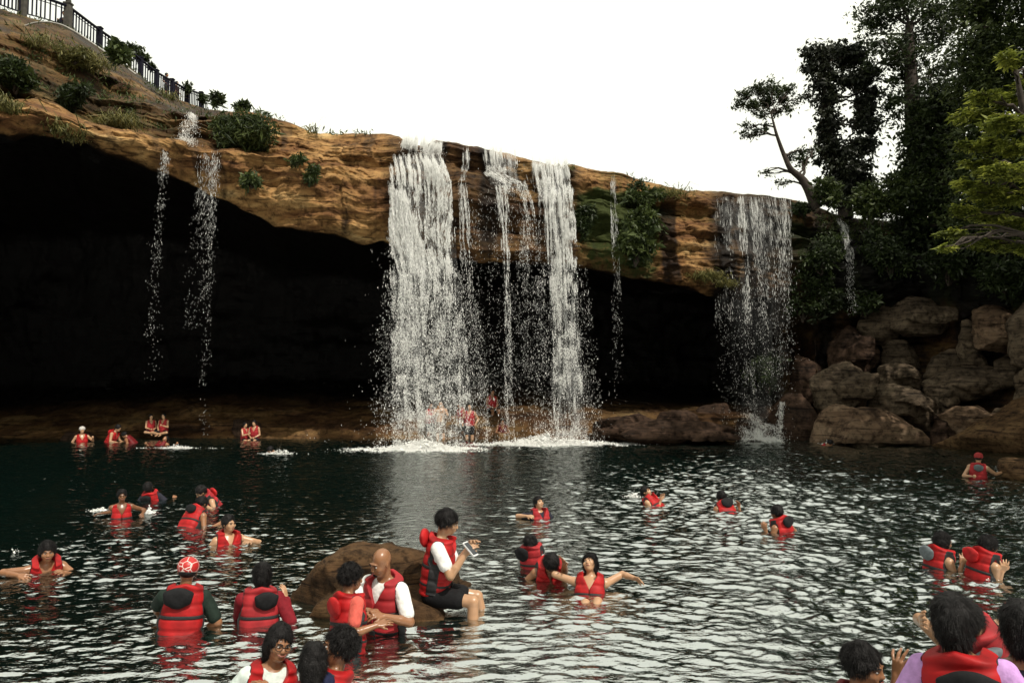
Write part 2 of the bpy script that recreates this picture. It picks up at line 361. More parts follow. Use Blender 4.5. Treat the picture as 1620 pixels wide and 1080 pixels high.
# gorge slope beside and behind the viewpoint, unseen, added to darken the cave
def build_hill():
    th = np.linspace(rad(48), rad(302), 150)   # from +y clockwise
    r = np.linspace(0, 1, 40)
    TH, R = np.meshgrid(th, r, indexing='ij')
    R0 = 15+3*np.sin(TH*2+1)+fbm(np.cos(TH)*2, np.sin(TH)*2, 0*TH, 3, 4)*1.5
    d = R0+R*30
    z = -2+np.minimum(R*30, 18)*.95+R*3+fbm(d*np.cos(TH)*.2, d*np.sin(TH)*.2, 0*d, 4, 6)*1.6
    V = np.stack([np.sin(TH)*d, np.cos(TH)*d, z], -1)
    o = mesh_obj('added_hillside', V.reshape(-1, 3), grid_faces(len(th), len(r)), M['hill'])
    tag(o, 'unseen wooded slope added round the pool to keep light from the cave', 'added_hillside', kind='structure')
build_hill()
WOOD = True

# ------------------------------------------------------------------ SDF meshing
def surface_nets(Fd, org, h):
    ins = Fd < 0
    nx, ny, nz = Fd.shape
    c = np.zeros((nx-1, ny-1, nz-1), np.int8)
    sl = lambda a, b, d: (slice(a, nx-1+a), slice(b, ny-1+b), slice(d, nz-1+d))
    for a in (0, 1):
        for b in (0, 1):
            for d in (0, 1): c += ins[sl(a, b, d)]
    act = (c > 0) & (c < 8)
    ids = np.full(act.shape, -1, np.int64); idx = np.argwhere(act); n = len(idx)
    ids[act] = np.arange(n)
    acc = np.zeros((n, 3)); cnt = np.zeros(n)
    i, j, k = idx.T
    corners = [(a, b, d) for a in (0, 1) for b in (0, 1) for d in (0, 1)]
    for A in corners:
        for ax in range(3):
            if A[ax]: continue
            B = list(A); B[ax] = 1
            fa = Fd[i+A[0], j+A[1], k+A[2]]; fb = Fd[i+B[0], j+B[1], k+B[2]]
            m_ = (fa < 0) != (fb < 0)
            t = fa[m_]/(fa[m_]-fb[m_])
            p = np.tile(np.array(A, float), (m_.sum(), 1)); p[:, ax] += t
            acc[m_] += p; cnt[m_] += 1
    V = (idx+acc/cnt[:, None])*h+org
    Q = []
    for ax in range(3):
        a1, a2 = (ax+1) % 3, (ax+2) % 3
        s0 = [slice(None)]*3; s1 = [slice(None)]*3
        s0[ax] = slice(0, -1); s1[ax] = slice(1, None)
        fa = ins[tuple(s0)]; fb = ins[tuple(s1)]
        e = np.argwhere(fa != fb)
        e = e[(e[:, a1] > 0) & (e[:, a2] > 0) & (e[:, a1] < Fd.shape[a1]-1) & (e[:, a2] < Fd.shape[a2]-1)]
        if not len(e): continue
        def g(d1, d2):
            q = e.copy(); q[:, a1] -= d1; q[:, a2] -= d2; return ids[q[:, 0], q[:, 1], q[:, 2]]
        q = np.stack([g(1, 1), g(0, 1), g(0, 0), g(1, 0)], -1)
        f = fa[e[:, 0], e[:, 1], e[:, 2]]
        q[~f] = q[~f][:, ::-1]; Q.append(q)
    Q = np.vstack(Q); Q = Q[(Q >= 0).all(1)]
    return V, Q
class Field:
    def __init__(s, lo, hi, h):
        s.h = h; s.o = np.array(lo, float); s.n = np.ceil((np.array(hi)-s.o)/h).astype(int)+1
        s.F = np.full(tuple(s.n), .2, np.float32)
        s.ax = [s.o[i]+np.arange(s.n[i])*h for i in range(3)]
    def blk(s, lo, hi, m):
        a = np.maximum(((np.array(lo)-m-s.o)/s.h).astype(int), 0); b = np.minimum(((np.array(hi)+m-s.o)/s.h).astype(int)+2, s.n)
        if (b <= a).any(): return None
        sl = tuple(slice(a[i], b[i]) for i in range(3))
        X = [s.ax[0][sl[0]][:, None, None], s.ax[1][sl[1]][None, :, None], s.ax[2][sl[2]][None, None, :]]
        return sl, X
    def merge(s, sl, d, k, sub=False):
        f = s.F[sl]
        if sub:
            d = -d
            if k > 0: hh = np.clip(.5-.5*(d-f)/k*-1, 0, 1); hh = np.clip(.5+.5*(d-f)/k, 0, 1); s.F[sl] = f*(1-hh)+d*hh+k*hh*(1-hh)
            else: s.F[sl] = np.maximum(f, d)
        else:
            if k > 0: hh = np.clip(.5+.5*(f-d)/k, 0, 1); s.F[sl] = f*(1-hh)+d*hh-k*hh*(1-hh)
            else: s.F[sl] = np.minimum(f, d)
    def cap(s, a, b, r1, r2=None, k=.02, sub=False):
        r2 = r1 if r2 is None else r2
        a = np.array(a, float); b = np.array(b, float); rm = max(r1, r2)
        g = s.blk(np.minimum(a, b)-rm, np.maximum(a, b)+rm, .06)
        if g is None: return
        sl, X = g; ba = b-a; L2 = float(ba@ba)+1e-12
        t = np.clip(((X[0]-a[0])*ba[0]+(X[1]-a[1])*ba[1]+(X[2]-a[2])*ba[2])/L2, 0, 1)
        d = np.sqrt((X[0]-a[0]-t*ba[0])**2+(X[1]-a[1]-t*ba[1])**2+(X[2]-a[2]-t*ba[2])**2)-(r1+(r2-r1)*t)
        s.merge(sl, d.astype(np.float32), k, sub)
    def ell(s, c, r, R=None, k=.02, sub=False):
        c = np.array(c, float); r = np.array(r, float); rm = r.max()
        g = s.blk(c-rm, c+rm, .06)
        if g is None: return
        sl, X = g
        q = [X[0]-c[0], X[1]-c[1], X[2]-c[2]]
        if R is not None: q = [R[0, i]*q[0]+R[1, i]*q[1]+R[2, i]*q[2] for i in range(3)]
        k0 = np.sqrt((q[0]/r[0])**2+(q[1]/r[1])**2+(q[2]/r[2])**2)+1e-6; k1 = np.sqrt((q[0]/r[0]**2)**2+(q[1]/r[1]**2)**2+(q[2]/r[2]**2)**2)+1e-6
        s.merge(sl, (k0*(k0-1)/k1).astype(np.float32), k, sub)
    def grids(s): return s.ax[0][:, None, None], s.ax[1][None, :, None], s.ax[2][None, None, :]
    def mesh(s): 
        s.F[0] = s.F[-1] = .2; s.F[:, 0] = s.F[:, -1] = .2; s.F[:, :, 0] = s.F[:, :, -1] = .2
        return surface_nets(s.F, s.o, s.h)

# ------------------------------------------------------------------ water and pool bed
CHOP = [(75, 905, 1.3, 1.0), (190, 812, 1.6, 1.0), (335, 800, 1.8, 1.0), (300, 850, 2.0, .9), (365, 862, 1.0, .7), (440, 720, 1.5, 1.2), (280, 712, 3, 1.2),
        (852, 822, .9, .8), (1010, 800, 1.6, .9), (1120, 805, 1.3, .8), (1225, 835, 1.1, .8), (860, 915, 1.1, .5), (1570, 915, 1.0, .9), (640, 1040, .7, .5), (460, 1030, 1, .6), (1480, 1000, 1.6, .8),
        (1420, 960, 1.5, .7), (665, 712, 3.4, 1.6), (900, 704, 3.2, 1.6), (1200, 694, 2, 1.2), (130, 860, 1.2, .8)]
def wl_pt(px, py):
    """point of the water plane seen at pixel"""
    a = (px-810)/F; b = -(py-540)/F; dy = CP-b*SP; dz = SP+b*CP; k = -CAM_H/dz
    return np.array([a*k, dy*k, 0.])
def build_water():
    th = np.concatenate([np.linspace(-180, -40, 36)[:-1], np.linspace(-40, 40, 860), np.linspace(40, 180, 36)[1:]])*math.pi/180
    r = np.concatenate([[.3, 1.5], np.geomspace(2.8, 34, 1050), [38, 45]])
    R, TH = np.meshgrid(r, th, indexing='ij')
    x, y = R*np.sin(TH), R*np.cos(TH)
    # wind ripples run mostly towards the viewer, a little slanted
    c, s = math.cos(.18), math.sin(.18); u, v = x*c+y*s, -x*s+y*c
    wx = u+.25*vn(u*.7, v*.7, 0*u, 2); wy = v+.25*vn(u*.7, v*.7, 0*u, 3)
    z = .006*vn(wx*1.1, wy*1.7, 0*u, 5)+.0105*vn(wx*2.9, wy*5.2, 0*u+.5, 6)+.0105*vn(wx*5.0, wy*9.6, 0*u, 7)+.0058*vn(wx*9.5, wy*17.5, 0*u, 8)
    c2, s2 = math.cos(-.45), math.sin(-.45); u2, v2 = x*c2+y*s2, -x*s2+y*c2
    z = z+.0075*vn(u2*4.0, v2*8.5, 0*u, 9)+.0035*vn(u2*9, v2*17, 0*u, 10)
    gust = .8+.55*vn(u*.12, v*.16, 0*u, 12)
    calm = np.interp(y, [0, 17, 24, 40], [1, 1, .9, .8])*np.clip(np.interp(x, [-14, -5], [.65, 1]), .3, 1)
    z = z*gust*calm*np.interp(y, [0, 6, 12, 24], [.85, .95, 1.45, 2.0])
    for px, py, rr, am in CHOP:
        p = wl_pt(px, py); d2 = ((x-p[0])/rr)**2+((y-p[1])/rr)**2
        m = d2 < 6
        if m.any():
            e = np.exp(-d2[m]*1.2)*am
            z[m] += e*.42*(.020*vn(x[m]*8, y[m]*9, 0*x[m], 21)+.008*vn(x[m]*19, y[m]*22, 0*x[m], 22))
    z[r < 2.9] = 0
    V = np.stack([x, y, z], -1).reshape(-1, 3)
    o = mesh_obj('water', V, grid_faces(len(r), len(th))[:, ::-1], M['water'])
    tag(o, 'dark green rippled pool water', 'water', kind='structure')
    # bed
    th = np.linspace(-math.pi, math.pi, 240); r = np.concatenate([[.1], np.geomspace(1, 45, 160)])
    R, TH = np.meshgrid(r, th, indexing='ij'); x, y = R*np.sin(TH), R*np.cos(TH)
    sh = np.exp(-((x+.3)/1.6)**2-((y-5.6)/1.7)**2)
    z = np.interp(y, [0, 4, 7, 10, 40], [-.5, -.7, -1.5, -2.6, -3.5])*(1-sh)+(-.22)*sh
    z = z+fbm(x*1.1, y*1.1, 0*x, 4, 71)*.16
    o = mesh_obj('pool_bed', np.stack([x, y, z], -1).reshape(-1, 3), grid_faces(len(r), len(th))[:, ::-1], M['bed'])
    tag(o, 'brown rocky bed under the pool water', 'pool bed', kind='structure')
build_water()

# ------------------------------------------------------------------ boulders
def slope_y(px, py, Y): return min(Y, float(cliff_hit(px, py)[1])-.35) if (px > 1290 and py < 600) else Y
def boulder_poly(pts, Y, label, mat='boulder', seed=0, depth=None, group=None, lean=.35, rnd=.06):
    """boulder with a given outline: rounded body as deep as it is high, worn and faceted"""
    Y = slope_y(sum(a for a, b in pts)/len(pts), sum(b for a, b in pts)/len(pts), Y)
    rg = np.random.default_rng(seed+500); W = np.array([at(float(a), float(b), Y) for a, b in pts]); P = W[:, [0, 2]]
    lo, hi = P.min(0), P.max(0); c = np.array([(lo[0]+hi[0])/2, Y, (lo[1]+hi[1])/2]); P = P-c[[0, 2]]; sz = hi-lo; dp = (depth or sz.mean()*.9)/2
    h = max(sz)/58; f = Field((-sz[0]/2-3*h-.05, -dp*1.3, -sz[1]/2-3*h-.05), (sz[0]/2+3*h+.05, dp*1.3, sz[1]/2+3*h+.05), h)
    x = f.ax[0][:, None]; z = f.ax[2][None, :]; d2 = np.full((len(f.ax[0]), len(f.ax[2])), 1e9); ins = np.zeros(d2.shape, bool)
    for k in range(len(P)):
        a, b = P[k], P[(k+1) % len(P)]; e = b-a; t = np.clip(((x-a[0])*e[0]+(z-a[1])*e[1])/(e@e), 0, 1)
        d2 = np.minimum(d2, np.hypot(x-a[0]-t*e[0], z-a[1]-t*e[1])); cr_ = ((a[1] > z) != (b[1] > z))&(x < (b[0]-a[0])*(z-a[1])/(b[1]-a[1]+1e-12)+a[0]); ins ^= cr_
    d2 = np.where(ins, -d2, d2); m = sz.min()/2
    X, Yy, Z = f.grids(); D2 = d2[:, None, :]
    a = np.clip(D2/m+1, 0, None); d = ((a**2.6+(np.abs(Yy)/dp)**2.6)**(1/2.6)-1)*m*.9
    for _ in range(14):
        n = rg.normal(size=3); n[1] = -abs(n[1])-.5; n[2] = n[2]*.7+lean; n /= np.linalg.norm(n)
        s_ = rg.uniform(.55, .85)*np.sqrt((n[0]*sz[0]/2)**2+(n[1]*dp)**2+(n[2]*sz[1]/2)**2); e = X*n[0]+Yy*n[1]+Z*n[2]-s_; d = np.maximum(d, np.minimum(e, D2+m*.5))
    xx, yy, zz = [np.broadcast_to(v, d.shape) for v in (X, Yy, Z)]
    d = d-fbm(xx*1.7+seed, yy*1.7, zz*2.4, 5, seed)*.05*min(1, m*2)-.02*fbm(xx*6, yy*6, zz*9, 2, seed+3)
    f.F = d.astype(np.float32); V, Q = f.mesh(); o = mesh_obj('boulder', V, Q, M[mat]); o.location = c; return tag(o, label, 'boulder', group)
def boulder(px0, px1, py0, py1, Y, label, mat='boulder', seed=0, cuts=7, depth=None, tilt=0, pts=None, cat='boulder', group=None, sub=.35, rnd=.03):
    """chunk of rock filling the pixel box at distance Y; cut by random planes, worn round"""
    rg = np.random.default_rng(seed+100); Y = slope_y((px0+px1)/2, (py0+py1)/2, Y)
    a = at(px0, (py0+py1)/2, Y); b = at(px1, (py0+py1)/2, Y); t = at((px0+px1)/2, py0, Y); bo = at((px0+px1)/2, py1, Y)
    wdt = b[0]-a[0]; hgt = t[2]-bo[2]
    hgt2 = hgt*(1+sub); c = np.array([(a[0]+b[0])/2, Y, t[2]-hgt2/2]); dp = depth or wdt*.8
    hs = np.array([wdt, dp, hgt2])/2
    h = max(wdt, hgt2)/46
    f = Field(-hs*1.12-h*2, hs*1.12+h*2, h)
    X = f.grids(); m = hs.min()
    ct, st = math.cos(tilt), math.sin(tilt)
    Xr = [X[0]*ct+X[2]*st, X[1]+0*X[0], -X[0]*st+X[2]*ct]
    p = 2.5
    q = (np.abs(Xr[0]/hs[0])**p+np.abs(Xr[1]/hs[1])**p+np.abs(Xr[2]/hs[2])**p)**(1/p)
    d = (q-1)*m
    for _ in range(cuts+3):
        n = rg.normal(size=3); n[2] = abs(n[2])*.9; n[1] -= .25; n /= np.linalg.norm(n)
        s_ = np.linalg.norm(n*hs)*rg.uniform(.60, .84)
        e = Xr[0]*n[0]+Xr[1]*n[1]+Xr[2]*n[2]-s_
        k = .025*m; hh = np.clip(.5-.5*(d-e)/k, 0, 1); d = d*(1-hh)+e*hh+k*hh*(1-hh)
    xx, yy, zz = [np.broadcast_to(v, d.shape) for v in X]
    d = d-fbm((xx+c[0])*1.3/wdt*2, (yy+seed)*1.3/wdt*2, (zz+c[2])*1.8/wdt*2, 5, seed)*.11*m-np.abs(vn((xx+c[0])*.7, yy*.7, zz*5/hgt2, seed+5))*.05*m
    f.F = d.astype(np.float32)
    V, Q = f.mesh(); lo_, hi_ = V.min(0), V.max(0); V = ((V-lo_)/(hi_-lo_)*2-1)*hs
    o = mesh_obj('boulder', V, Q, M[mat]); o.location = c
    tag(o, label, cat, group); return o
G = 'boulders heaped on the right bank'
BL = [ # px0 px1 py0 py1 Y label mat seed cuts tilt
 (1398, 1455, 535, 585, 30.0, 'small dark boulder wedged between the wet boulder and the mossy block', 'boulder', 10, 7, .2),
 (1455, 1535, 552, 600, 30.0, 'rubbly mid sized boulder behind the long flat topped one', 'boulder', 11, 9, -.2),
 (1515, 1550, 505, 560, 31.0, 'narrow shaded boulder between the mossy block and the tall blocky one', 'boulder', 12, 7, .1),
 (1522, 1560, 545, 600, 29.2, 'thin upright slab of rock standing on the long flat topped boulder', 'boulder', 13, 6, .35),
 (1612, 1720, 560, 660, 24.5, 'dark boulder cut by the right edge above the smooth tan one', 'boulder', 15, 6, 0),
 (1592, 1690, 722, 765, 16.4, 'rough tan rock in the water beside the standing swimmer at the right edge', 'boulder_brown', 16, 7, -.3),
 (1215, 1300, 620, 694, 27.6, 'dark wet rock beside the white cascade at the foot of the right falls', 'boulder_wet', 17, 7, .1),
 (1150, 1225, 660, 696, 28.0, 'low wet rock under the right falls', 'boulder_wet', 18, 8, .1),
 (1290, 1340, 590, 650, 28.4, 'dark rock filling the gap left of the squared boulder', 'boulder_wet', 19, 8, .1),
 (1575, 1640, 640, 690, 24.6, 'shaded boulder tucked behind the smooth sloping tan one', 'boulder', 33, 7, .1),
 (1340, 1400, 690, 712, 24.8, 'small pale rock awash in front of the broad boulder', 'boulder', 50, 8, .1),
 (1600, 1700, 470, 560, 30.5, 'shaded boulder at the right edge behind the tall blocky one', 'boulder', 51, 7, .1),
 (1350, 1420, 480, 530, 32.0, 'rounded shaded boulder left of the mossy square block', 'boulder', 52, 7, -.2),
 (1560, 1630, 560, 605, 28.4, 'wedge of rock under the tall blocky boulder', 'boulder', 54, 8, -.2),
 (1440, 1500, 600, 645, 27.8, 'shaded rock in the gap right of the small wedge boulder', 'boulder', 55, 8, .1),
 (1470, 1520, 655, 705, 25.6, 'shaded rock between the slanting boulder and the low pale topped one', 'boulder_wet', 56, 8, .1),
 (1250, 1300, 560, 625, 29.4, 'dark wet rock left of the squared boulder', 'boulder_wet', 57, 8, .1),
 (1030, 1110, 648, 670, 28.4, 'low dark rock behind the flat layered slab', 'boulder_wet', 23, 8, .1),
 (1090, 1165, 636, 668, 30, 'dark rubble rock in the cave mouth left of the right falls', 'boulder_wet', 24, 9, .1),
]
NEAR_ROCK = ([(462, 985), (470, 940), (484, 915), (510, 888), (540, 871), (585, 867), (640, 872), (688, 886), (726, 908), (752, 938), (764, 985), (764, 1040), (462, 1040)], 7.6, 'large rounded brown boulder standing out of the near water behind the bald man', 'boulder_near', 40)
BP = [
 ([(1290, 716), (1292, 690), (1298, 668), (1308, 652), (1330, 640), (1350, 645), (1400, 645), (1435, 658), (1455, 680), (1470, 705), (1468, 718)], 25.5, 'broad brown boulder at the water in the middle of the right bank', 'boulder_tan', 1),
 ([(1285, 602), (1300, 588), (1335, 572), (1375, 567), (1392, 575), (1394, 605), (1382, 638), (1370, 652), (1320, 655), (1296, 650)], 27.2, 'squared dark boulder behind the broad brown one', 'boulder', 2),
 ([(1395, 578), (1415, 571), (1440, 580), (1465, 600), (1472, 624), (1450, 620), (1425, 610), (1400, 612), (1391, 595)], 27.6, 'small wedge boulder resting above the slanting boulder', 'boulder', 3),
 ([(1386, 620), (1400, 605), (1420, 603), (1450, 618), (1480, 643), (1500, 665), (1507, 684), (1492, 692), (1455, 680), (1425, 662), (1388, 652), (1380, 634)], 26.5, 'slanting flat faced boulder leaning down to the right of the broad one', 'boulder', 4),
 ([(1460, 608), (1500, 586), (1520, 581), (1592, 579), (1606, 595), (1614, 614), (1590, 624), (1530, 634), (1512, 636), (1488, 626)], 26.9, 'long flat topped brown boulder lying across the middle of the heap', 'boulder', 5),
 ([(1468, 614), (1495, 602), (1520, 628), (1518, 645), (1498, 662), (1472, 650)], 26.6, 'rounded rock tucked under the left end of the long flat topped boulder', 'boulder', 57),
 ([(1494, 656), (1520, 642), (1560, 639), (1592, 654), (1585, 672), (1550, 690), (1515, 692), (1502, 672)], 25.2, 'low pale topped boulder under the long flat topped one', 'boulder_tan', 6),
 ([(1470, 720), (1480, 708), (1500, 698), (1550, 682), (1590, 657), (1630, 632), (1700, 608), (1740, 640), (1730, 740), (1560, 728)], 23.0, 'smooth sloping tan boulder running down into the water at the right edge', 'boulder_brown', 14),
 ([(1408, 505), (1416, 481), (1440, 471), (1500, 474), (1511, 490), (1508, 518), (1480, 532), (1440, 530), (1413, 520)], 30.6, 'mossy square block high on the bank below the trees', 'boulder', 7),
 ([(1548, 487), (1570, 480), (1600, 486), (1626, 494), (1625, 556), (1600, 560), (1552, 552), (1546, 520)], 28.8, 'tall blocky boulder high at the right edge of the photo', 'boulder_tan', 8),
 ([(1312, 570), (1316, 540), (1345, 513), (1370, 513), (1386, 530), (1390, 565), (1372, 590), (1318, 592)], 28.9, 'dark wet rounded boulder with a film of water over its crown', 'boulder_wet', 9),
 ([(930, 672), (960, 660), (1010, 655), (1040, 662), (1035, 690), (1000, 700), (940, 698)], 26.6, 'flat brown ledge rock just right of the tall curtain fall', 'boulder_wet', 22),
 ([(960, 690), (985, 670), (1040, 664), (1120, 668), (1160, 676), (1174, 690), (1168, 702), (1000, 702)], 25.9, 'flat layered brown slab at the water between the big falls and the right falls', 'boulder_wet', 21),
]
BP.append(NEAR_ROCK)
for pts_, Y_, lab, mt, sd_ in BP: boulder_poly(pts_, Y_, lab, mt, sd_, group=G if pts_[0][0] > 1200 else (None if Y_ < 10 else 'wet rocks along the foot of the cave'), depth=1.4 if Y_ < 10 else None)
for i, (a, b, c, d, Y, lab, mt, sd_, cu, ti) in enumerate(BL):
    boulder(a, b, c, d, Y, lab, mt, sd_, cu, tilt=ti, group=G if a > 1280 else 'wet rocks along the foot of the cave')
boulder(95, 150, 682, 698, 27.3, 'low brown rock at the waterline under the leftmost far bather', 'boulder_wet', 30, 6, group='wet rocks along the foot of the cave')
boulder(368, 420, 662, 690, 28.2, 'dark rock behind the pair seated at the ledge foot', 'boulder_wet', 32, 7, group='wet rocks along the foot of the cave')
boulder(560, 800, 962, 1060, 6.6, 'low brown rock just under the near water below the man with the phone', 'boulder_brown', 41, 5, depth=1.5, sub=.2).location.z = -.42
# yellow lichen on the broad boulder: part of its rock
# ------------------------------------------------------------------ falling water
def spindles(P, Ln, Wd, D, rg):
    """elongated drops: P centres, Ln half length, Wd half width, D unit directions -> V, T"""
    n = len(P)
    r = rg.normal(size=(n, 3)); A = np.cross(D, r); A /= np.linalg.norm(A, axis=1)[:, None]+1e-9; B = np.cross(D, A)
    Ln = Ln[:, None]; Wd = Wd[:, None]
    v = np.stack([P-D*Ln, P+A*Wd+D*Ln*.3, P-A*Wd*.5+B*Wd*.87+D*Ln*.3, P-A*Wd*.5-B*Wd*.87+D*Ln*.3, P+D*Ln*.8], 1)
    t = np.array([[0, 2, 1], [0, 3, 2], [0, 1, 3], [4, 1, 2], [4, 2, 3], [4, 3, 1]])
    T = (np.arange(n)*5)[:, None, None]+t[None]
    return v.reshape(-1, 3), T.reshape(-1, 3)
def stream(mb, path, n, seed=0, long_=.12, wd=.013, fil=1.0, depth=.25, gran=1.0, lean=None):
    """path rows: (px, py, halfwidth_px, density, Y). drops scattered down the path, gathered into filaments"""
    rg = np.random.default_rng(seed+7); path = np.array(path, float)
    n = int(n*.74); nn = int(n*4.5)
    yy = path[:, 1]
    # sample py by density*width
    g = np.linspace(0, 1, 400); py = np.interp(g, np.linspace(0, 1, len(path)), yy)
    if np.any(np.diff(yy) <= 0): raise ValueError('path')
    py = np.linspace(yy[0], yy[-1], 500); dn = np.interp(py, yy, path[:, 3])*(np.interp(py, yy, path[:, 2])+1.0)
    cdf = np.cumsum(dn); cdf /= cdf[-1]
    q = np.interp(rg.random(nn), cdf, py)
    s = rg.uniform(-1, 1, nn); tail = rg.random(nn) < .10; s = np.where(tail, rg.normal(0, .25+.65*(q-yy[0])/(yy[-1]-yy[0]), nn), s)
    cx = np.interp(q, yy, path[:, 0]); hw = np.interp(q, yy, path[:, 2]); Y = np.interp(q, yy, path[:, 4])
    age = (q-yy[0])/(yy[-1]-yy[0]+1e-9)
    # filaments: noise narrow across, long down, breaking up with the fall
    fx = s*hw*.16*gran; ag = np.clip(age*1.6, 0, 1); fx = fx+.25*ag*vn(q*.03, fx*2, 0*q, seed+5)
    pr = (1-.45*ag)*(vn(fx*2.4, q*.022, 0*q, seed)+.6*vn(fx*6, q*.05, 0*q+3, seed+1))+(.35+.5*ag*np.clip((hw-12)/10, 0, 1))*vn(s*hw*.10, q*.07, 0*q, seed+2)
    keep = rg.random(nn) < np.clip(.26+pr*1.15*fil*(1-.3*age), .02, 1)
    q, s, cx, hw, Y, age = q[keep][:n], s[keep][:n], cx[keep][:n], hw[keep][:n], Y[keep][:n], age[keep][:n]
    m = len(q)
    P = at(cx+s*hw, q, Y); P = np.asarray(P)
    P[:, 1] += rg.normal(0, depth*.5, m)
    ln = np.maximum(long_*(1.2-age*1.6), .028+.03*rg.random(m))*rg.lognormal(0, .45, m); w_ = wd*.40*(.8+.2*age)*rg.lognormal(0, .55, m)
    # direction: along the path's run, a little loose
    dx = np.interp(q+4, yy, path[:, 0])-np.interp(q-4, yy, path[:, 0])
    D = np.stack([dx/8+rg.normal(0, .07+.12*age, m), rg.normal(0, .1, m), -np.ones(m)], -1); D /= np.linalg.norm(D, axis=1)[:, None]
    P[:, 2] -= ln*.5*np.clip(1-age*8, 0, 1)
    V, T = spindles(P, ln*.5, w_, D, rg)
    mb.add(V, T=T)
def yl(px): return float(Y_L(px))
def ysf(px): return float(Y_S(px))
def veil_mat():
    m, t, n, b = newmat('water_veil'); L = t.links.new
    b.inputs['Base Color'].default_value = (.93, .94, .93, 1); b.inputs['Roughness'].default_value = .5
    c = n.new('ShaderNodeTexCoord'); mp = n.new('ShaderNodeMapping'); mp.inputs['Scale'].default_value = (9, 2, .55); L(c.outputs['Object'], mp.inputs[0])
    ns = n.new('ShaderNodeTexNoise'); ns.inputs['Scale'].default_value = 1.0; ns.inputs['Detail'].default_value = 6; ns.inputs['Roughness'].default_value = .65; ns.inputs['Distortion'].default_value = .4; L(mp.outputs[0], ns.inputs['Vector'])
    r = ramp(n, [(.40, (0, 0, 0)), (.72, (1, 1, 1))]); L(ns.outputs[0], r.inputs[0]); a = n.new('ShaderNodeAttribute'); a.attribute_name = 'dens'
    mu = n.new('ShaderNodeMath'); mu.operation = 'MULTIPLY'; L(r.outputs[0], mu.inputs[0]); L(a.outputs['Fac'], mu.inputs[1])
    tl = n.new('ShaderNodeBsdfTranslucent'); tl.inputs[0].default_value = (.93, .94, .93, 1); m1 = n.new('ShaderNodeMixShader'); m1.inputs[0].default_value = .4; L(b.outputs[0], m1.inputs[1]); L(tl.outputs[0], m1.inputs[2])
    tr = n.new('ShaderNodeBsdfTransparent'); mxs = n.new('ShaderNodeMixShader'); L(mu.outputs[0], mxs.inputs[0]); L(tr.outputs[0], mxs.inputs[1]); L(m1.outputs[0], mxs.inputs[2]); L(mxs.outputs[0], n['Material Output'].inputs[0]); return m
M['veil'] = veil_mat()
def veil(parent, path, top, bot, seed=0):
    """thin film of falling water between the drops; top/bot = how thick it looks"""
    path = np.array(path, float); yy = path[:, 1]; q = np.linspace(yy[0], yy[-1], 160)[:, None]; s_ = np.linspace(-1, 1, 50)[None]
    cx, hw, Y = [np.interp(q, yy, path[:, i]) for i in (0, 2, 4)]; ag = (q-yy[0])/(yy[-1]-yy[0])+0*s_
    V = at(cx+s_*hw*1.0, q+0*s_, Y+0*s_); V = np.asarray(V); V[..., 1] += .12*fbm(V[..., 0]*2, V[..., 2]*.3, 0*ag, 3, seed)+.1*s_**2
    edge = np.clip((1-np.abs(s_)+.25*vn(s_*3, q*.03, 0*q, seed+9))*2.2, 0, 1)
    d = (top+(bot-top)*np.clip(ag*1.7, 0, 1))*edge*(1-np.clip((ag-.93)/.07, 0, 1)*.5)
    mesh_obj('veil', V.reshape(-1, 3), grid_faces(160, 50), M['veil'], parent, attrs={'dens': np.clip(d, 0, 1)})
def fallobj(label, specs, group='waterfalls dropping into the pool', veils=()):
    mb = MB()
    for k, (path, n, kw) in enumerate(specs): stream(mb, path, n, **kw)
    o = mb.build('waterfall', M['drop'], smooth=False)
    for k, (path, top, bot) in enumerate(veils): veil(o, path, top, bot, k+int(path[0][0]))
    return tag(o, label, 'waterfall', group)
A0 = ysf(650)-.55; A1 = yl(650)-.85; A2 = 23.9
fallobj('widest and leftmost of the big white waterfalls, two rim streams joining into one veil', [
  ([(654, 221, 19, 1, A0), (652, 246, 20, .9, A0-.2)], 2300, dict(seed=1, long_=.3, wd=.012, fil=1.3)),
  ([(686, 228, 12, 1.2, A0), (680, 246, 17, 1.2, A0-.2)], 2600, dict(seed=2, long_=.3, wd=.014, fil=.8)),
  ([(659, 244, 38, 1.3, A0-.3), (664, 268, 46, .85, A1), (666, 310, 50, .6, A1-.1), (668, 380, 52, .6, A1-.1), (672, 440, 55, .55, A2), (679, 540, 60, .5, A2), (683, 640, 62, .45, A2), (684, 705, 62, .5, A2)], 36000, dict(seed=3, long_=.12, wd=.0125, fil=1.5)),
  ([(630, 296, 12, .7, A1), (633, 335, 16, 3.2, A1), (640, 370, 24, 3.6, A1), (650, 405, 26, 2.8, A1), (658, 440, 26, 1.4, A2), (652, 520, 26, .8, A2), (642, 620, 22, .6, A2), (650, 705, 30, .6, A2)], 17000, dict(seed=4, long_=.14, wd=.017, fil=.45)),
  ([(686, 250, 16, 2.2, A1), (700, 285, 14, 1.2, A1), (698, 330, 18, .7, A1), (692, 370, 20, 1.8, A1), (697, 410, 16, 1.8, A1), (702, 440, 14, .9, A2), (702, 560, 30, .4, A2), (700, 705, 34, .5, A2)], 9500, dict(seed=5, long_=.18, wd=.015, fil=.6)),
  ([(680, 430, 66, .25, A2), (682, 560, 88, .35, A2), (685, 705, 92, .45, A2)], 8500, dict(seed=6, long_=.06, wd=.012, fil=.3, depth=.9)),
], veils=[([(660, 246, 36, 1, A0-.3), (666, 310, 46, 1, A1), (672, 440, 54, 1, A2), (683, 640, 64, 1, A2), (684, 705, 66, 1, A2)], .5, .2), ([(632, 300, 10, 1, A1-.2), (640, 370, 22, 1, A1-.2), (655, 440, 26, 1, A2-.2), (650, 600, 26, 1, A2-.2)], .9, .2)])
B0 = ysf(738)-.5; B1 = yl(738)-.7
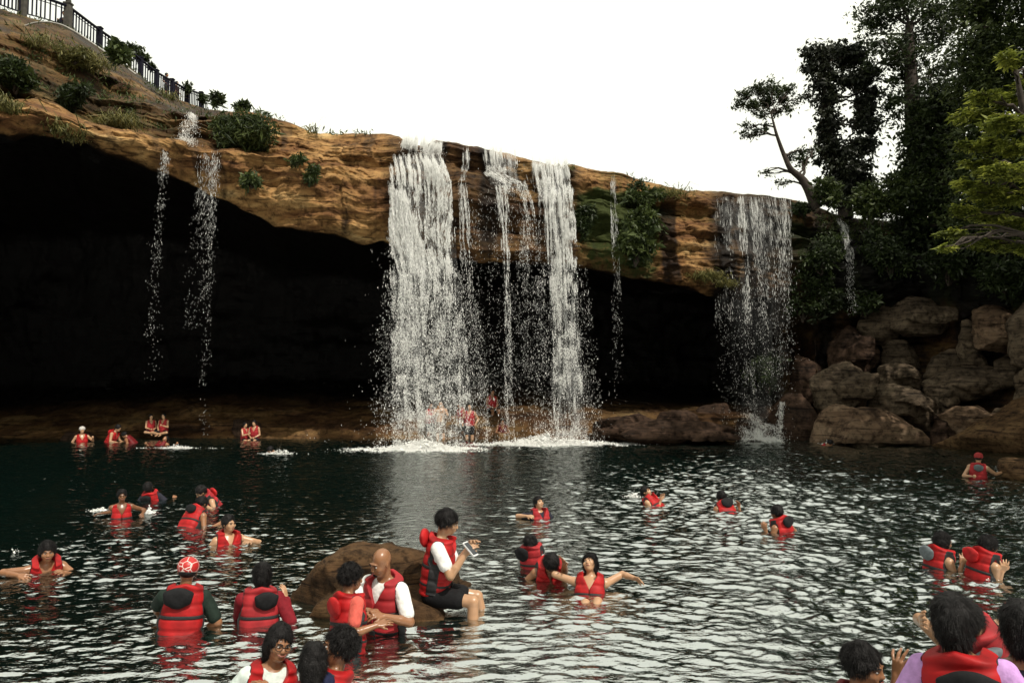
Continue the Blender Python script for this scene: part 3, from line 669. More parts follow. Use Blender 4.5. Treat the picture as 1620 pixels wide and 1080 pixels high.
fallobj('thin broken trickle between the two big white waterfalls, nearest the left one', [
  ([(738, 232, 5, 1, B0), (737, 264, 6, 1, B0-.2), (732, 300, 7, 1.0, B1), (735, 340, 8, .7, B1), (737, 400, 9, .35, B1), (740, 500, 14, .15, B1), (745, 640, 18, .1, B1)], 2300, dict(seed=11, long_=.2, wd=.010, fil=.8))])
C0 = ysf(790)-.5; C1 = yl(800)-.75
fallobj('middle waterfall: a comb of thin strands above that narrows to one slim broken thread', [
  ([(791, 238, 25, 1, C0), (795, 272, 26, .9, C0-.3)], 2400, dict(seed=12, long_=.4, wd=.010, fil=1.6)),
  ([(775, 271, 9, 1.5, C0-.3), (790, 282, 20, 1.5, C0-.4), (806, 292, 24, .8, C1), (812, 310, 26, .5, C1)], 1600, dict(seed=13, long_=.14, wd=.012, fil=.5)),
  ([(793, 290, 9, .9, C1), (798, 350, 9, 1, C1), (801, 420, 6, 1.1, C1), (803, 520, 6, 1.0, C1), (805, 630, 7, .6, C1), (807, 700, 9, .5, C1)], 3300, dict(seed=14, long_=.15, wd=.012, fil=.7)),
  ([(822, 285, 10, .9, C1), (832, 320, 11, .7, C1), (838, 360, 13, .45, C1), (840, 450, 24, .3, C1), (838, 600, 30, .22, C1)], 2500, dict(seed=15, long_=.1, wd=.010, fil=.6)),
  ([(790, 310, 42, .3, C1), (800, 430, 60, .3, C1), (800, 560, 62, .35, C1), (800, 700, 66, .4, C1)], 5200, dict(seed=16, long_=.06, wd=.010, fil=.3, depth=.8)),
], veils=[([(791, 239, 24, 1, C0), (800, 292, 26, 1, C0-.5)], .45, .4)])
D0 = ysf(870)-.5; D1 = yl(880)-.8
fallobj('tall narrow white curtain, rightmost of the two big waterfalls', [
  ([(870, 256, 28, 1.2, D0), (874, 280, 27, 1.2, D0-.2), (879, 320, 25, 1.5, D1)], 6500, dict(seed=21, long_=.42, wd=.013, fil=1.1)),
  ([(884, 296, 22, 1.1, D1), (886, 350, 24, 1.7, D1), (889, 400, 23, 1.6, D1), (893, 480, 22, 1.25, D1), (897, 560, 22, 1.05, D1), (900, 640, 24, 1.0, D1), (902, 697, 27, 1.1, D1)], 22000, dict(seed=22, long_=.15, wd=.0145, fil=.9)),
  ([(868, 305, 4, 1.2, D1), (874, 330, 6, 1, D1), (880, 420, 8, .6, D1), (882, 500, 10, .3, D1)], 1300, dict(seed=23, long_=.16, wd=.013)),
  ([(856, 282, 6, .8, D0-.4), (860, 340, 8, .4, D1), (858, 450, 12, .2, D1)], 800, dict(seed=24, long_=.14, wd=.010)),
  ([(893, 420, 34, .2, D1), (898, 560, 46, .3, D1), (900, 697, 56, .5, D1)], 4800, dict(seed=25, long_=.06, wd=.011, fil=.3, depth=.8)),
], veils=[([(870, 258, 27, 1, D0-.1), (879, 320, 24, 1, D1), (889, 400, 23, 1, D1), (897, 560, 24, 1, D1), (902, 697, 30, 1, D1)], .7, .42)])
H0 = yl(970)-.6
fallobj('faint misty trickle down the mossy rock right of the tall curtain', [
  ([(969, 277, 4, 1, ysf(970)-.4), (971, 330, 5, .8, H0), (974, 420, 6, .5, H0), (977, 540, 9, .3, H0), (980, 640, 12, .12, H0)], 900, dict(seed=26, long_=.22, wd=.007))])
E0 = ysf(1190)-.5; E1 = yl(1190)-.7
sp = []
for k, (x0, x1, hw, n, dn) in enumerate([(1130, 1137, 7, 700, .5), (1148, 1152, 9, 1000, .7), (1172, 1182, 6, 2900, 1.4), (1192, 1206, 7, 1300, .9), (1203, 1212, 8, 900, .6), (1218, 1226, 5, 600, .6), (1234, 1240, 9, 1500, .9), (1244, 1250, 5, 500, .5)]):
    end = .55 if k == 2 else .22
    sp.append(([(x0, 309, hw, dn, E0), (x0+2, 340, hw, dn, E0-.2), (x0*.5+x1*.5, 400, hw*.8, dn*.9, E1), (x1, 480, hw*.9, dn*.6, E1), (x1+3, 580, hw*1.3, dn*end, E1), (x1+6, 670, hw*1.8, dn*end*.8, E1)], int(n*.62), dict(seed=30+k, long_=.24, wd=.0105 if k != 2 else .013, fil=1.0)))
sp.append(([(1200, 420, 55, .3, E1), (1205, 560, 52, .35, E1), (1205, 680, 50, .3, E1)], 2000, dict(seed=39, long_=.07, wd=.010, fil=.4, depth=.7)))
fallobj('right waterfall of many separate thin strands in front of dark rock', sp, veils=[([(1187, 311, 62, 1, E0-.1), (1190, 400, 60, 1, E1), (1205, 560, 52, 1, E1), (1208, 680, 50, 1, E1)], .13, .05)])
fallobj('short white cascade tumbling over wet rocks at the foot of the right falls', [
  ([(1236, 634, 3, .6, 26.5), (1234, 645, 3, 1, 26.4), (1232, 668, 5, 1, 26.2), (1229, 692, 9, 1.2, 26.0)], 900, dict(seed=41, long_=.08, wd=.014, fil=1.0)),
  ([(1185, 652, 10, .4, 27.4), (1190, 672, 18, .9, 26.7), (1200, 682, 32, 1.0, 26.3), (1200, 698, 34, 1.3, 26.1)], 4200, dict(seed=42, long_=.06, wd=.014, fil=1.6, depth=.5)),
  ([(1212, 668, 4, 1, 26.9), (1222, 682, 14, 1, 26.5), (1222, 698, 16, 1, 26.2)], 900, dict(seed=44, long_=.06, wd=.014, fil=1.2, depth=.4)),
], group='small cascades over rock')
fallobj('lone thin waterfall in the shade at the far right end of the cliff', [
  ([(1326, 344, 5, 1.2, ysf(1330)-.4), (1334, 358, 6, 1, ysf(1330)-.6), (1341, 380, 5, .8, yl(1340)-.7), (1345, 440, 5, .5, yl(1340)-.8), (1348, 500, 6, .3, yl(1340)-.9)], 1500, dict(seed=43, long_=.18, wd=.010))])
g0 = yl(260)-.5
fallobj('thin left trickle falling past the cave from the ledge, leftmost of the pair', [
  ([(264, 240, 3, 1.6, g0), (260, 270, 5, 1.3, g0-.1), (256, 300, 5, 1, g0-.2), (249, 380, 7, .45, g0-.3), (243, 480, 8, .2, g0-.3), (238, 600, 9, .08, g0-.3)], 850, dict(seed=51, long_=.07, wd=.0068))])
g1 = yl(335)-.5
fallobj('thin left trickle falling past the cave from the ledge, rightmost of the pair', [
  ([(343, 240, 5, 1.3, g1), (340, 270, 6, 1.2, g1-.1), (335, 330, 5, .9, g1-.2), (329, 420, 7, .6, g1-.3), (325, 520, 7, .4, g1-.3), (322, 690, 8, .16, g1-.3)], 1250, dict(seed=52, long_=.07, wd=.0072)),
  ([(327, 243, 15, .6, g1), (325, 275, 13, .4, g1-.1), (315, 400, 16, .2, g1-.2), (310, 520, 18, .08, g1-.2)], 900, dict(seed=53, long_=.12, wd=.007)),
])
g2 = 25.2
fallobj('small fan shaped cascade spilling off the upper left rock onto the ledge', [
  ([(299, 178, 4, 1.2, g2), (303, 182, 8, 1.4, g2), (300, 200, 12, 1, g2-.2), (299, 224, 14, 1, g2-.5)], 1300, dict(seed=54, long_=.10, wd=.014, fil=1.5)),
  ([(296, 219, 14, 1, 23.6), (292, 226, 20, 1.2, 23.2), (288, 232, 22, .4, 22.9)], 500, dict(seed=55, long_=.05, wd=.014)),
], group='small cascades over rock')

# white water where the falls land, and splashes round swimmers: countless drops and bubbles
def foam(label, px, py, hwpx, hd, n, seed, hz=.12, size=.02, spread=1.0, name='foam'):
    rg = np.random.default_rng(seed+300); c = wl_pt(px, py); hw = hwpx/F*c[1]
    r = np.abs(rg.normal(0, .55, n)); a = rg.uniform(0, 2*np.pi, n)
    x = c[0]+np.cos(a)*r*hw; y = c[1]+np.sin(a)*r*hd
    pr = vn(x*2.2, y*2.2, 0*x, seed)+.6*vn(x*6, y*6, 0*x, seed+1)
    k = rg.random(n) < np.clip(.6+pr*.9-.35*r, .03, 1); x, y, r = x[k], y[k], r[k]
    z = .012+np.abs(rg.normal(0, hz*.8, len(x)))*np.exp(-r*1.6)*(rg.random(len(x)) < .35)
    sz = size*.5*rg.lognormal(0, .5, len(x))*np.clip(1.2-.3*r, .4, 1.2)
    D = rg.normal(size=(len(x), 3)); D[:, 2] *= .35; D /= np.linalg.norm(D, axis=1)[:, None]
    V, T = spindles(np.stack([x, y, z], -1), sz*1.4, sz, D, rg)
    mb = MB(); mb.add(V, T=T); o = mb.build(name, M['drop'], smooth=False)
    return tag(o, label, 'foam' if name == 'foam' else 'splash', kind='stuff')
foam('white foam where the broad left veil lands', 668, 711, 88, .7, 60000, 1, .16, .024)
foam('white foam where the tall curtain and middle thread land', 868, 703, 110, .6, 60000, 2, .2, .024)
foam('foam patch under the two thin left trickles', 280, 709, 60, .14, 3600, 3, .05, .014)
foam('spray thrown up by the far swimmer kicking', 443, 718, 32, .14, 1300, 4, .09, .014, name='splash')
foam('white water under the right strands', 1200, 695, 45, .3, 6000, 5, .1, .024)
foam('white splash by the boy with spread arms', 236, 812, 8, .12, 420, 6, .07, .016, name='splash')
foam('white splash left of the boy with spread arms', 158, 808, 22, .16, 420, 7, .03, .012, name='splash')
foam('splash round the swimmer at the broad boulder', 1308, 702, 12, .2, 260, 8, .1, .02, name='splash')
foam('splash at the left edge beside the leftmost near swimmer', 22, 874, 18, .15, 300, 9, .04, .010, name='splash')
foam('splash in front of the rightmost swimmer of the near right pair', 1560, 915, 26, .15, 300, 10, .04, .008, name='splash')
foam('small wave foam left of the swimmer lying back', 1003, 786, 16, .2, 300, 11, .05, .012, name='splash')

# ------------------------------------------------------------------ vegetation
def leaves(mb_name, C, sizes, mat, parent, seed, flat=0., droop=0., asp=.42, tone=None):
    """one small folded blade per centre"""
    rg = np.random.default_rng(seed+900); n = len(C)
    D = rg.normal(size=(n, 3)); D[:, 2] = D[:, 2]*(1-flat)-droop; D /= np.linalg.norm(D, axis=1)[:, None]+1e-9
    N = rg.normal(size=(n, 3)); N[:, 2] += flat*3.0; A = np.cross(D, N); A /= np.linalg.norm(A, axis=1)[:, None]+1e-9
    N = np.cross(A, D)
    s = sizes[:, None]
    v = np.stack([C, C+D*s*.5+A*s*asp*.5+N*s*.06, C+D*s, C+D*s*.5-A*s*asp*.5+N*s*.06], 1)
    Q = np.arange(n*4).reshape(n, 4)
    if tone is None: tone = rg.random(n)
    return mesh_obj(mb_name, v.reshape(-1, 3), Q, M[mat], parent, False, {'tone': np.repeat(tone, 4)})
def blob_leaves(blobs, n, rg, clump=.22, shell=.5):
    """blobs: (centre xyz, radii xyz, weight). Returns leaf centres grouped in clumps with gaps between"""
    wts = np.array([b[1][0]*b[1][2]*b[2] for b in blobs]); wts = wts/wts.sum(); out = []; tn = []
    for (c, r, w_), p in zip(blobs, wts):
        m = max(8, int(n*p)); r = np.array(r)
        nc = max(5, int(m/55)); d = rg.normal(size=(nc, 3)); d /= np.linalg.norm(d, axis=1)[:, None]
        cc = np.array(c)+d*(shell+(1-shell)*rg.random((nc, 1))**.6)*r
        ct = np.clip(.5+rg.normal(0, .25, nc), 0, 1)
        i = rg.integers(0, nc, m); cs = clump*r.mean()*rg.lognormal(0, .3, nc)
        out.append(cc[i]+rg.normal(size=(m, 3))*cs[i][:, None]*np.array([1, 1, .7])); tn.append(np.clip(ct[i]+rg.normal(0, .18, m), 0, 1))
    return np.vstack(out), np.concatenate(tn)
def branch(mb, a, b, r0, r1, rg, wob=.08, n=7, sag=0):
    a, b = np.array(a, float), np.array(b, float); L_ = np.linalg.norm(b-a); t = np.linspace(0, 1, n)[:, None]
    P = a+(b-a)*t; o = rg.normal(size=(n, 3))*wob*L_*np.sin(np.pi*t)*.6; P = P+o; P[:, 2] += sag*L_*np.sin(np.pi*t[:, 0])
    mb.tube(P, r0+(r1-r0)*t[:, 0], 6 if r0 < .06 else 8); return P
def tree(label, trunk, blobs, Y, n, size, mat, seed, group='trees on the right bank', r0=.16, tw=1, name='tree', flat=.1, droop=.1, clump=.22, shell=.45, asp=.42, limbs=3, cat='tree'):
    """trunk: list of (px,py,dY,r); blobs: (px,py,rx_px,ry_px,dY,weight)"""
    rg = np.random.default_rng(seed); mb = MB()
    tr = [at(a, b, Y+d) for a, b, d, r in trunk]; P = np.array(tr); R = np.array([t[3] for t in trunk])
    t = np.linspace(0, 1, len(P)*4); tp = np.linspace(0, 1, len(P)); PP = np.stack([np.interp(t, tp, P[:, i]) for i in range(3)], -1)
    PP[1:-1] = PP[1:-1]*.5+(PP[:-2]+PP[2:])*.25; mb.tube(PP, np.interp(t, tp, R), 9)
    bl = []
    for px, py, rx, ry, dY, wt in blobs:
        c = at(px, py, Y+dY); k = (Y+dY)/F; bl.append((c, (rx*k, (rx+ry)*.5*k, ry*k), wt))
        # limb from the trunk to the clump
        i = int(np.argmin(np.linalg.norm(PP-c, axis=1)+np.maximum(0, PP[:, 2]-c[2]+.1)*2)); 
        L_ = np.linalg.norm(PP[i]-c); Q = branch(mb, PP[i], c, min(np.interp(t[i], tp, R)*.6, .03+L_*.02, .05 if Y < 20 else 1), .015, rg, sag=.06)
        for _ in range(limbs):
            d = rg.normal(size=3); d /= np.linalg.norm(d); e = c+d*np.array(bl[-1][1])*.85
            branch(mb, Q[rg.integers(3, 6)], e, .022, .007, rg, wob=.1, n=5)
    root = empty(name, tuple(P[0])); tag(root, label, cat, group)
    V0 = P[0]
    o = mb.build('trunk', M['bark'], root); o.location = -V0
    C, tn = blob_leaves(bl, n, rg, clump, shell)
    s = size*rg.lognormal(0, .3, len(C)); o = leaves('crown', C, s, mat, root, seed, flat, droop, asp, tn); o.location = -V0
    return root
# slim tree leaning over the right falls
tree('slim crooked tree with a thin airy crown leaning left over the cliff edge', [(1292, 330, 0, .24), (1280, 300, 0, .2), (1268, 282, 0, .15), (1250, 268, -.2, .11), (1238, 240, -.2, .08), (1228, 212, -.3, .06), (1220, 180, -.3, .03)],
     [(1200, 143, 16, 8, -.2, 1), (1222, 140, 16, 8, .3, 1), (1178, 152, 13, 7, .3, .9), (1166, 166, 10, 7, 0, .7), (1186, 168, 14, 8, -.5, .9), (1210, 162, 16, 9, .5, .9), (1236, 152, 14, 9, .2, .9), (1250, 146, 10, 9, -.3, .6), (1200, 183, 12, 6, -.3, .6), (1228, 175, 11, 8, .4, .5), (1246, 172, 9, 9, .2, .5),
      (1186, 200, 12, 6, .3, .6), (1200, 210, 12, 6, 0, .6), (1182, 215, 10, 5, .3, .5), (1212, 200, 8, 6, 0, .4), (1262, 158, 7, 9, .2, .3), (1218, 274, 9, 6, 0, .3), (1208, 272, 6, 4, 0, .2), (1250, 248, 10, 8, .3, .4), (1268, 240, 9, 9, .3, .4), (1238, 290, 12, 4, 0, .5), (1272, 256, 12, 10, .4, .5), (1286, 236, 8, 9, .6, .3)],
     29.5, 5600, .115, 'leaf_dark', 11, r0=.2, clump=.38, shell=.05, limbs=5)
tree('twin columned tree smothered in dark hanging vines, standing behind the slim crooked tree', [(1338, 345, 0, .32), (1334, 300, 0, .25), (1318, 240, .1, .18), (1308, 170, 0, .13), (1300, 105, 0, .06)],
     [(1296, 92, 24, 18, 0, 1.1), (1278, 84, 12, 10, 0, .4), (1322, 80, 24, 16, .3, 1.1), (1350, 92, 22, 22, .3, 1.1), (1302, 124, 22, 20, 0, 1.3), (1308, 160, 16, 24, 0, 1.4), (1310, 196, 14, 26, 0, 1.5), (1314, 232, 15, 24, 0, 1.5), (1340, 125, 16, 16, 0, .8),
      (1364, 125, 20, 22, 0, 1.2), (1366, 160, 14, 24, .3, 1.3), (1368, 196, 13, 24, .2, 1.2), (1362, 230, 18, 22, .2, 1.3), (1385, 150, 12, 18, .4, .6), (1386, 190, 9, 16, .4, .5), (1340, 238, 14, 12, 0, .9), (1340, 262, 30, 18, 0, 1.5), (1322, 280, 22, 20, 0, 1.2), (1358, 285, 24, 20, 0, 1.3), (1340, 312, 28, 18, 0, 1.2), (1272, 150, 9, 10, .2, .3), (1292, 250, 10, 12, .2, .4)],
     31, 21000, .17, 'leaf_vine', 12, clump=.3, shell=.1, droop=.9, asp=.5)
tree('tall broad airy tree filling the top of the sky right of the vine covered one', [(1462, 340, 0, .5), (1455, 270, 0, .42), (1445, 190, 0, .34), (1440, 110, 0, .25), (1438, 40, 0, .15)],
     [(1385, 15, 36, 24, 0, .8), (1375, 55, 30, 22, .5, .7), (1425, 20, 40, 30, 0, 1), (1410, 70, 36, 26, -.8, .8), (1385, 100, 26, 20, .5, .6), (1440, 95, 36, 26, 0, .9), (1405, 120, 26, 20, .4, .6), (1465, 50, 40, 34, .4, 1.1), (1430, 145, 30, 24, 0, .8), (1400, 165, 20, 18, .6, .4), (1480, 120, 34, 30, 0, 1.1), (1415, 185, 22, 18, .3, .4), (1445, 180, 26, 20, .2, .7), (1500, 20, 36, 30, 0, 1),
      (1415, -30, 50, 30, 0, .8), (1480, -30, 50, 30, 0, .8), (1425, 222, 16, 10, 0, .3), (1455, 220, 18, 18, .2, .6)],
     30, 15500, .15, 'leaf_dark', 13, clump=.22, shell=.35)
tree('dense dark tree standing low between the airy tree and the bright leaning one', [(1490, 360, 0, .5), (1488, 280, 0, .35), (1485, 200, 0, .2)],
     [(1470, 170, 34, 26, 0, 1.4), (1500, 175, 38, 34, 0, 1.4), (1455, 215, 24, 28, 0, 1.3), (1490, 230, 44, 34, 0, 1.5), (1455, 265, 32, 28, 0, 1.5), (1500, 285, 44, 34, .2, 1.5), (1450, 310, 40, 26, -.2, 1.3), (1495, 335, 46, 28, 0, 1.3), (1440, 345, 30, 18, 0, 1.2)],
     29, 21000, .18, 'leaf_dark', 14, clump=.34, shell=.1)
tree('olive green tree high at the right behind the bright leaning one', [(1580, 360, 0, .5), (1575, 240, 0, .4), (1568, 120, 0, .25), (1560, 40, 0, .1)],
     [(1540, 20, 40, 32, .4, 1), (1590, 15, 44, 36, 0, 1), (1545, 75, 44, 34, 0, 1.3), (1590, 80, 46, 34, -.4, 1.2), (1540, 125, 44, 34, 0, 1.4), (1600, 140, 40, 34, 0, 1.3), (1560, 170, 44, 34, 0, 1.4), (1625, 60, 36, 50, 0, 1), (1560, 220, 50, 40, 0, 1.4), (1610, 230, 44, 40, 0, 1.2), (1560, 285, 52, 40, 0, 1.4), (1615, 300, 44, 40, 0, 1.2), (1560, -20, 60, 30, 0, 1), (1550, 345, 50, 34, 0, 1.3), (1610, 370, 40, 34, 0, 1.3)],
     26.5, 34000, .17, 'leaf_mid', 15, clump=.3, shell=.2)
rg_ = np.random.default_rng(3)
bl = []
for (x, y, rx) in [(1600, 95, 30), (1560, 150, 30), (1600, 160, 34), (1540, 185, 34), (1590, 195, 40), (1525, 232, 22), (1560, 232, 34), (1605, 235, 34), (1545, 262, 28), (1590, 272, 40), (1530, 292, 24), (1560, 305, 36), (1605, 315, 34), (1520, 335, 26), (1556, 342, 32), (1600, 352, 34), (1505, 368, 22), (1535, 378, 30), (1575, 385, 34), (1612, 395, 26), (1500, 392, 14), (1640, 130, 30), (1645, 220, 30), (1645, 300, 30)]:
    bl.append((x, y, rx, rx*.26, rg_.uniform(-.9, .9), 1))
tree('bright yellow green tree with layered sprays leaning in from the right edge', [(1720, 470, 0, .2), (1690, 380, 0, .16), (1650, 280, 0, .12), (1620, 180, 0, .07), (1605, 100, 0, .03)],
     bl, 14.5, 23000, .10, 'leaf_bright', 16, clump=.2, shell=.1, flat=.75, droop=.12, asp=.36, limbs=4)
def bush(label, px, py, rx, ry, Y, n, size, mat, seed, group='bushes on the rock', blobs=None, droop=.1, name='bush', cat='bush', flat=.1, asp=.4, clump=.3):
    rg = np.random.default_rng(seed); k = Y/F; c0 = at(px, py+ry*.8, Y); mb = MB(); bl = []
    for i in range(9 if blobs is None else 0):
        a = rg.uniform(0, 2*np.pi); q = rg.uniform(.1, .62)
        bl.append((at(px+math.cos(a)*q*rx, py+math.sin(a)*q*ry, Y+rg.uniform(-.3, .3)*rx*k), (rx*k*.42, rx*k*.42, ry*k*.42), 1))
    for b in (blobs or []): bl.append((at(b[0], b[1], Y), (b[2]*k, b[2]*k*.7, b[3]*k), 1))
    for b in bl:
        branch(mb, c0, b[0], .03, .008, rg, .08)
    root = empty(name, tuple(c0)); tag(root, label, cat, group)
    o = mb.build('stem', M['bark'], root); o.location = -c0
    C, tn = blob_leaves(bl, n, rg, clump, .15); o = leaves('foliage', C, size*rg.lognormal(0, .3, len(C)), mat, root, seed, flat, droop, asp, tn); o.location = -c0
    return root
def surf_y(px, py, off=.3): return float(cliff_hit(px, py)[1])-off
BU = [ # label px py rx ry n size mat seed kw
 ('dark round bush at the far left edge below the railing', 24, 120, 34, 36, 3800, .16, 'leaf_dark', 21),
 ('round dark bush on the left ledge beside the dark one at the edge', 117, 156, 32, 30, 3400, .15, 'leaf_dark', 22),
 ('leafy green shrub growing through the railing', 190, 84, 24, 18, 1500, .17, 'leaf_mid', 23),
 ('long bladed grassy shrub below the middle of the railing', 118, 88, 40, 18, 1500, .2, 'grass', 24),
 ('large drooping bamboo like bush between the railing end and the cliff rim', 385, 202, 56, 40, 7200, .24, 'leaf_mid', 25),
 ('small dark fern like plant hanging from the ledge face', 493, 274, 16, 18, 900, .12, 'leaf_mid', 26),
 ('flat green plant on the ledge just left of the fern like plant', 470, 254, 20, 8, 500, .12, 'leaf_mid', 27),
 ('leafy plant mass hanging down the rock right of the faint trickle', 1005, 378, 36, 56, 4200, .22, 'leaf_mid', 28),
 ('green scrub along the rim above the hanging plant mass', 1010, 308, 40, 20, 2200, .16, 'leaf_mid', 29),
 ('mossy fern patch on the rock beside the tall curtain fall', 925, 350, 20, 34, 1800, .13, 'leaf_dark', 30),
 ('shrub on the rim left of the slim crooked tree', 1268, 330, 18, 14, 900, .15, 'leaf_dark', 31),
 ('scrub under the slim crooked tree', 1308, 305, 26, 26, 2600, .16, 'leaf_mid', 32),
 ('thicket at the foot of the vine covered tree', 1375, 320, 36, 34, 3800, .17, 'leaf_mid', 33),
 ('thicket left of the dense dark tree', 1420, 300, 34, 44, 4200, .17, 'leaf_mid', 34),
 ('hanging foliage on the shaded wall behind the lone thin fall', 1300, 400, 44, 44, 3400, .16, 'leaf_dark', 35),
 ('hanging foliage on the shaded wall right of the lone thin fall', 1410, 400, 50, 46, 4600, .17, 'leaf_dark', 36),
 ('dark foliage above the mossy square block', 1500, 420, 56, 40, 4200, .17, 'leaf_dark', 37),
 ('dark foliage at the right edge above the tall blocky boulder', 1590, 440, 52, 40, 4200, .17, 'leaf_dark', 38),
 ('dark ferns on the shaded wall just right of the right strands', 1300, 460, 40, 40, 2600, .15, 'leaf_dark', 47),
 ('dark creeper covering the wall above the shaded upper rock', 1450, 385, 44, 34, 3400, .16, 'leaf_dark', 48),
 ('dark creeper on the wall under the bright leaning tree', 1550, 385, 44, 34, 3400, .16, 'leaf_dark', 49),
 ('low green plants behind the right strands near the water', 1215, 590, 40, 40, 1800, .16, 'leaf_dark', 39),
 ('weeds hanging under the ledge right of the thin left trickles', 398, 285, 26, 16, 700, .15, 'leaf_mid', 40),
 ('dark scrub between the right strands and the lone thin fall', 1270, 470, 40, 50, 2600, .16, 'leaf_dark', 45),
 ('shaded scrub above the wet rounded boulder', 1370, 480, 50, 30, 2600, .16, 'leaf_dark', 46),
]
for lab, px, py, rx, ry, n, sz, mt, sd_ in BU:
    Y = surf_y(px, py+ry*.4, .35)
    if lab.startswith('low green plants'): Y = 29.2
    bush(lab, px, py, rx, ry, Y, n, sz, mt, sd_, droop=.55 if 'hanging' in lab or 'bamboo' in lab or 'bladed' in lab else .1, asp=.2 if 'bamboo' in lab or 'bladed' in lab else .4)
for i, (px, py, rx, ry, Y, lab) in enumerate([(203, 78, 18, 14, 44, 'leafy treetop rising behind the railing near its middle'), (225, 92, 12, 9, 46, 'small treetop behind the railing right of the leafy one'), (298, 138, 9, 8, 46, 'little bush top showing over the lower railing'), (322, 156, 8, 12, 45, 'narrow bush top at the railing foot'), (342, 158, 15, 14, 40, 'roundish bush top right of the railing foot'), (382, 170, 16, 8, 30, 'sprigs above the big bamboo like bush'), (240, 107, 6, 6, 47, 'tuft of leaves over the falling rail')]):
    bush(lab, px, py, rx, ry, Y, 900 if rx > 10 else 350, .2, 'leaf_dark', 60+i, group='bush tops behind the railing')
def grass_tuft(label, px, py, w_px, n, ln, seed, Y=None, mat='grass', down=.6):
    Y = Y or surf_y(px, py, .1); rg = np.random.default_rng(seed); k = Y/F; c = at(px, py, Y)
    B = c+np.stack([rg.normal(0, w_px*k*.5, n), rg.normal(0, .15, n), rg.normal(0, w_px*k*.12, n)], -1)
    d = np.stack([rg.normal(0, .5, n), -np.abs(rg.normal(.3, .3, n)), np.full(n, .9)+rg.normal(0, .2, n)], -1); L_ = ln*rg.lognormal(0, .3, n)
    sd2 = np.cross(d, rg.normal(size=(n, 3))); sd2 /= np.linalg.norm(sd2, axis=1)[:, None]; wv = .012
    p0 = B; p1 = B+d*L_[:, None]*.5; p2 = p1+(d*[1.2, 1.2, 0]+np.array([0, 0, -down]))*L_[:, None]*.6
    v = np.stack([p0-sd2*wv, p0+sd2*wv, p1+sd2*wv, p1-sd2*wv, p2+sd2*wv*.3, p2-sd2*wv*.3], 1).reshape(-1, 3)
    b = (np.arange(n)*6)[:, None]; Q = np.vstack([b+[0, 1, 2, 3], b+[3, 2, 4, 5]])
    o = mesh_obj('grass_tuft', v, Q, M[mat], None, False, {'tone': np.repeat(rg.random(n), 6)})
    tag(o, label, 'grass tuft', 'grass tufts on the rock')
for i, (px, py, w_, n, ln, lab) in enumerate([(188, 200, 34, 500, .45, 'pale grass tuft on the left ledge right of the round bush'), (88, 210, 24, 180, .45, 'grass hanging under the lip left of the caves top'), (118, 222, 20, 160, .5, 'dry grass strands hanging from the lip'), (10, 178, 22, 300, .5, 'grass tuft at the left edge on the ledge'), (266, 158, 14, 160, .4, 'grass tuft beneath the lower railing'), (145, 108, 40, 400, .45, 'grass along the bank under the railing'), (60, 72, 30, 200, .4, 'sparse grass under the curved pipe'), (1060, 310, 30, 260, .35, 'grass on the rim right of the scrub'), (1115, 440, 24, 500, .35, 'sunlit yellow grass patch on the ledge left of the right falls'), (900, 268, 16, 60, .2, 'few blades on the rim beside the tall curtain'), (495, 212, 8, 40, .4, 'thin weed standing on the rim'), (1140, 452, 26, 300, .3, 'low grass beside the sunlit patch')]):
    grass_tuft(lab, px, py, w_, n, ln, 80+i)

# ------------------------------------------------------------------ railing with concrete posts on the left bank
M['post'] = simple('weathered_concrete', (.055, .05, .04), .9, .4, 6, .4)
M['rail'] = simple('dark_painted_iron', (.010, .010, .018), .85, .3, 10, spec=.1)
M['pipe'] = simple('grey_plastic_pipe', (.28, .27, .24), .5, .15, 5)
RP = np.array([(-60, -12, 27), (-10, 8, 28.5), (35, 24, 30.5), (73, 34, 32), (107, 45, 33), (157, 80, 36), (207, 112, 39), (247, 142, 42), (293, 166, 46), (330, 176, 50)], float)
def rail_pt(px):
    py = np.interp(px, RP[:, 0], RP[:, 1]); Y = np.interp(px, RP[:, 0], RP[:, 2]); return np.array(at(float(px), float(py), float(Y)))
rroot = empty('railing', tuple(rail_pt(107))); tag(rroot, 'dark iron railing with concrete posts stepping down the left bank', 'railing')
o0 = rail_pt(107)
for px in (-10, 35, 107, 157, 192, 222, 247, 272, 296, 318):
    p = rail_pt(px); mb = MB(); k = .13 if px in (35, 107) else .10
    hgt = 1.12
    mb.box(p-o0+[0, 0, hgt/2-.3], (k*2, k*2, hgt+.6)); mb.box(p-o0+[0, 0, hgt+.03], (k*2.5, k*2.5, .06)); 
    if px <= 107: mb.tube([p-o0+[0, 0, hgt+.05], p-o0+[0, 0, hgt+.12], p-o0+[0, 0, hgt+.2], p-o0+[0, 0, hgt+.26]], [.05, .12, .12, .03], 8)
    mb.build('post', M['post'] if px <= 107 else M['rail'], rroot, smooth=False)
xs = np.linspace(-60, 328, 60); P = np.array([rail_pt(x) for x in xs])-o0
for nm, z, r in (('top_rail', 1.03, .065), ('bottom_rail', .10, .028), ('middle_rail', .86, .02)):
    mb = MB(); mb.tube(P+[0, 0, z], r, 6); mb.build(nm, M['rail'], rroot)
seg = np.concatenate([[0], np.cumsum(np.linalg.norm(np.diff(P, axis=0), axis=1))])
for s in np.linspace(.1, seg[-1]-.1, 84):
    p = np.array([np.interp(s, seg, P[:, i]) for i in range(3)])
    mb = MB(); mb.tube([p+[0, 0, .08], p+[0, 0, 1.02]], .034, 5); mb.build('baluster', M['rail'], rroot)
mb = MB(); pp = np.array([at(x, y, 27.5-.0*x) for x, y in [(-20, 50), (12, 48), (35, 43), (55, 36), (78, 35), (100, 40), (125, 54), (145, 68), (180, 92), (215, 118)]]); 
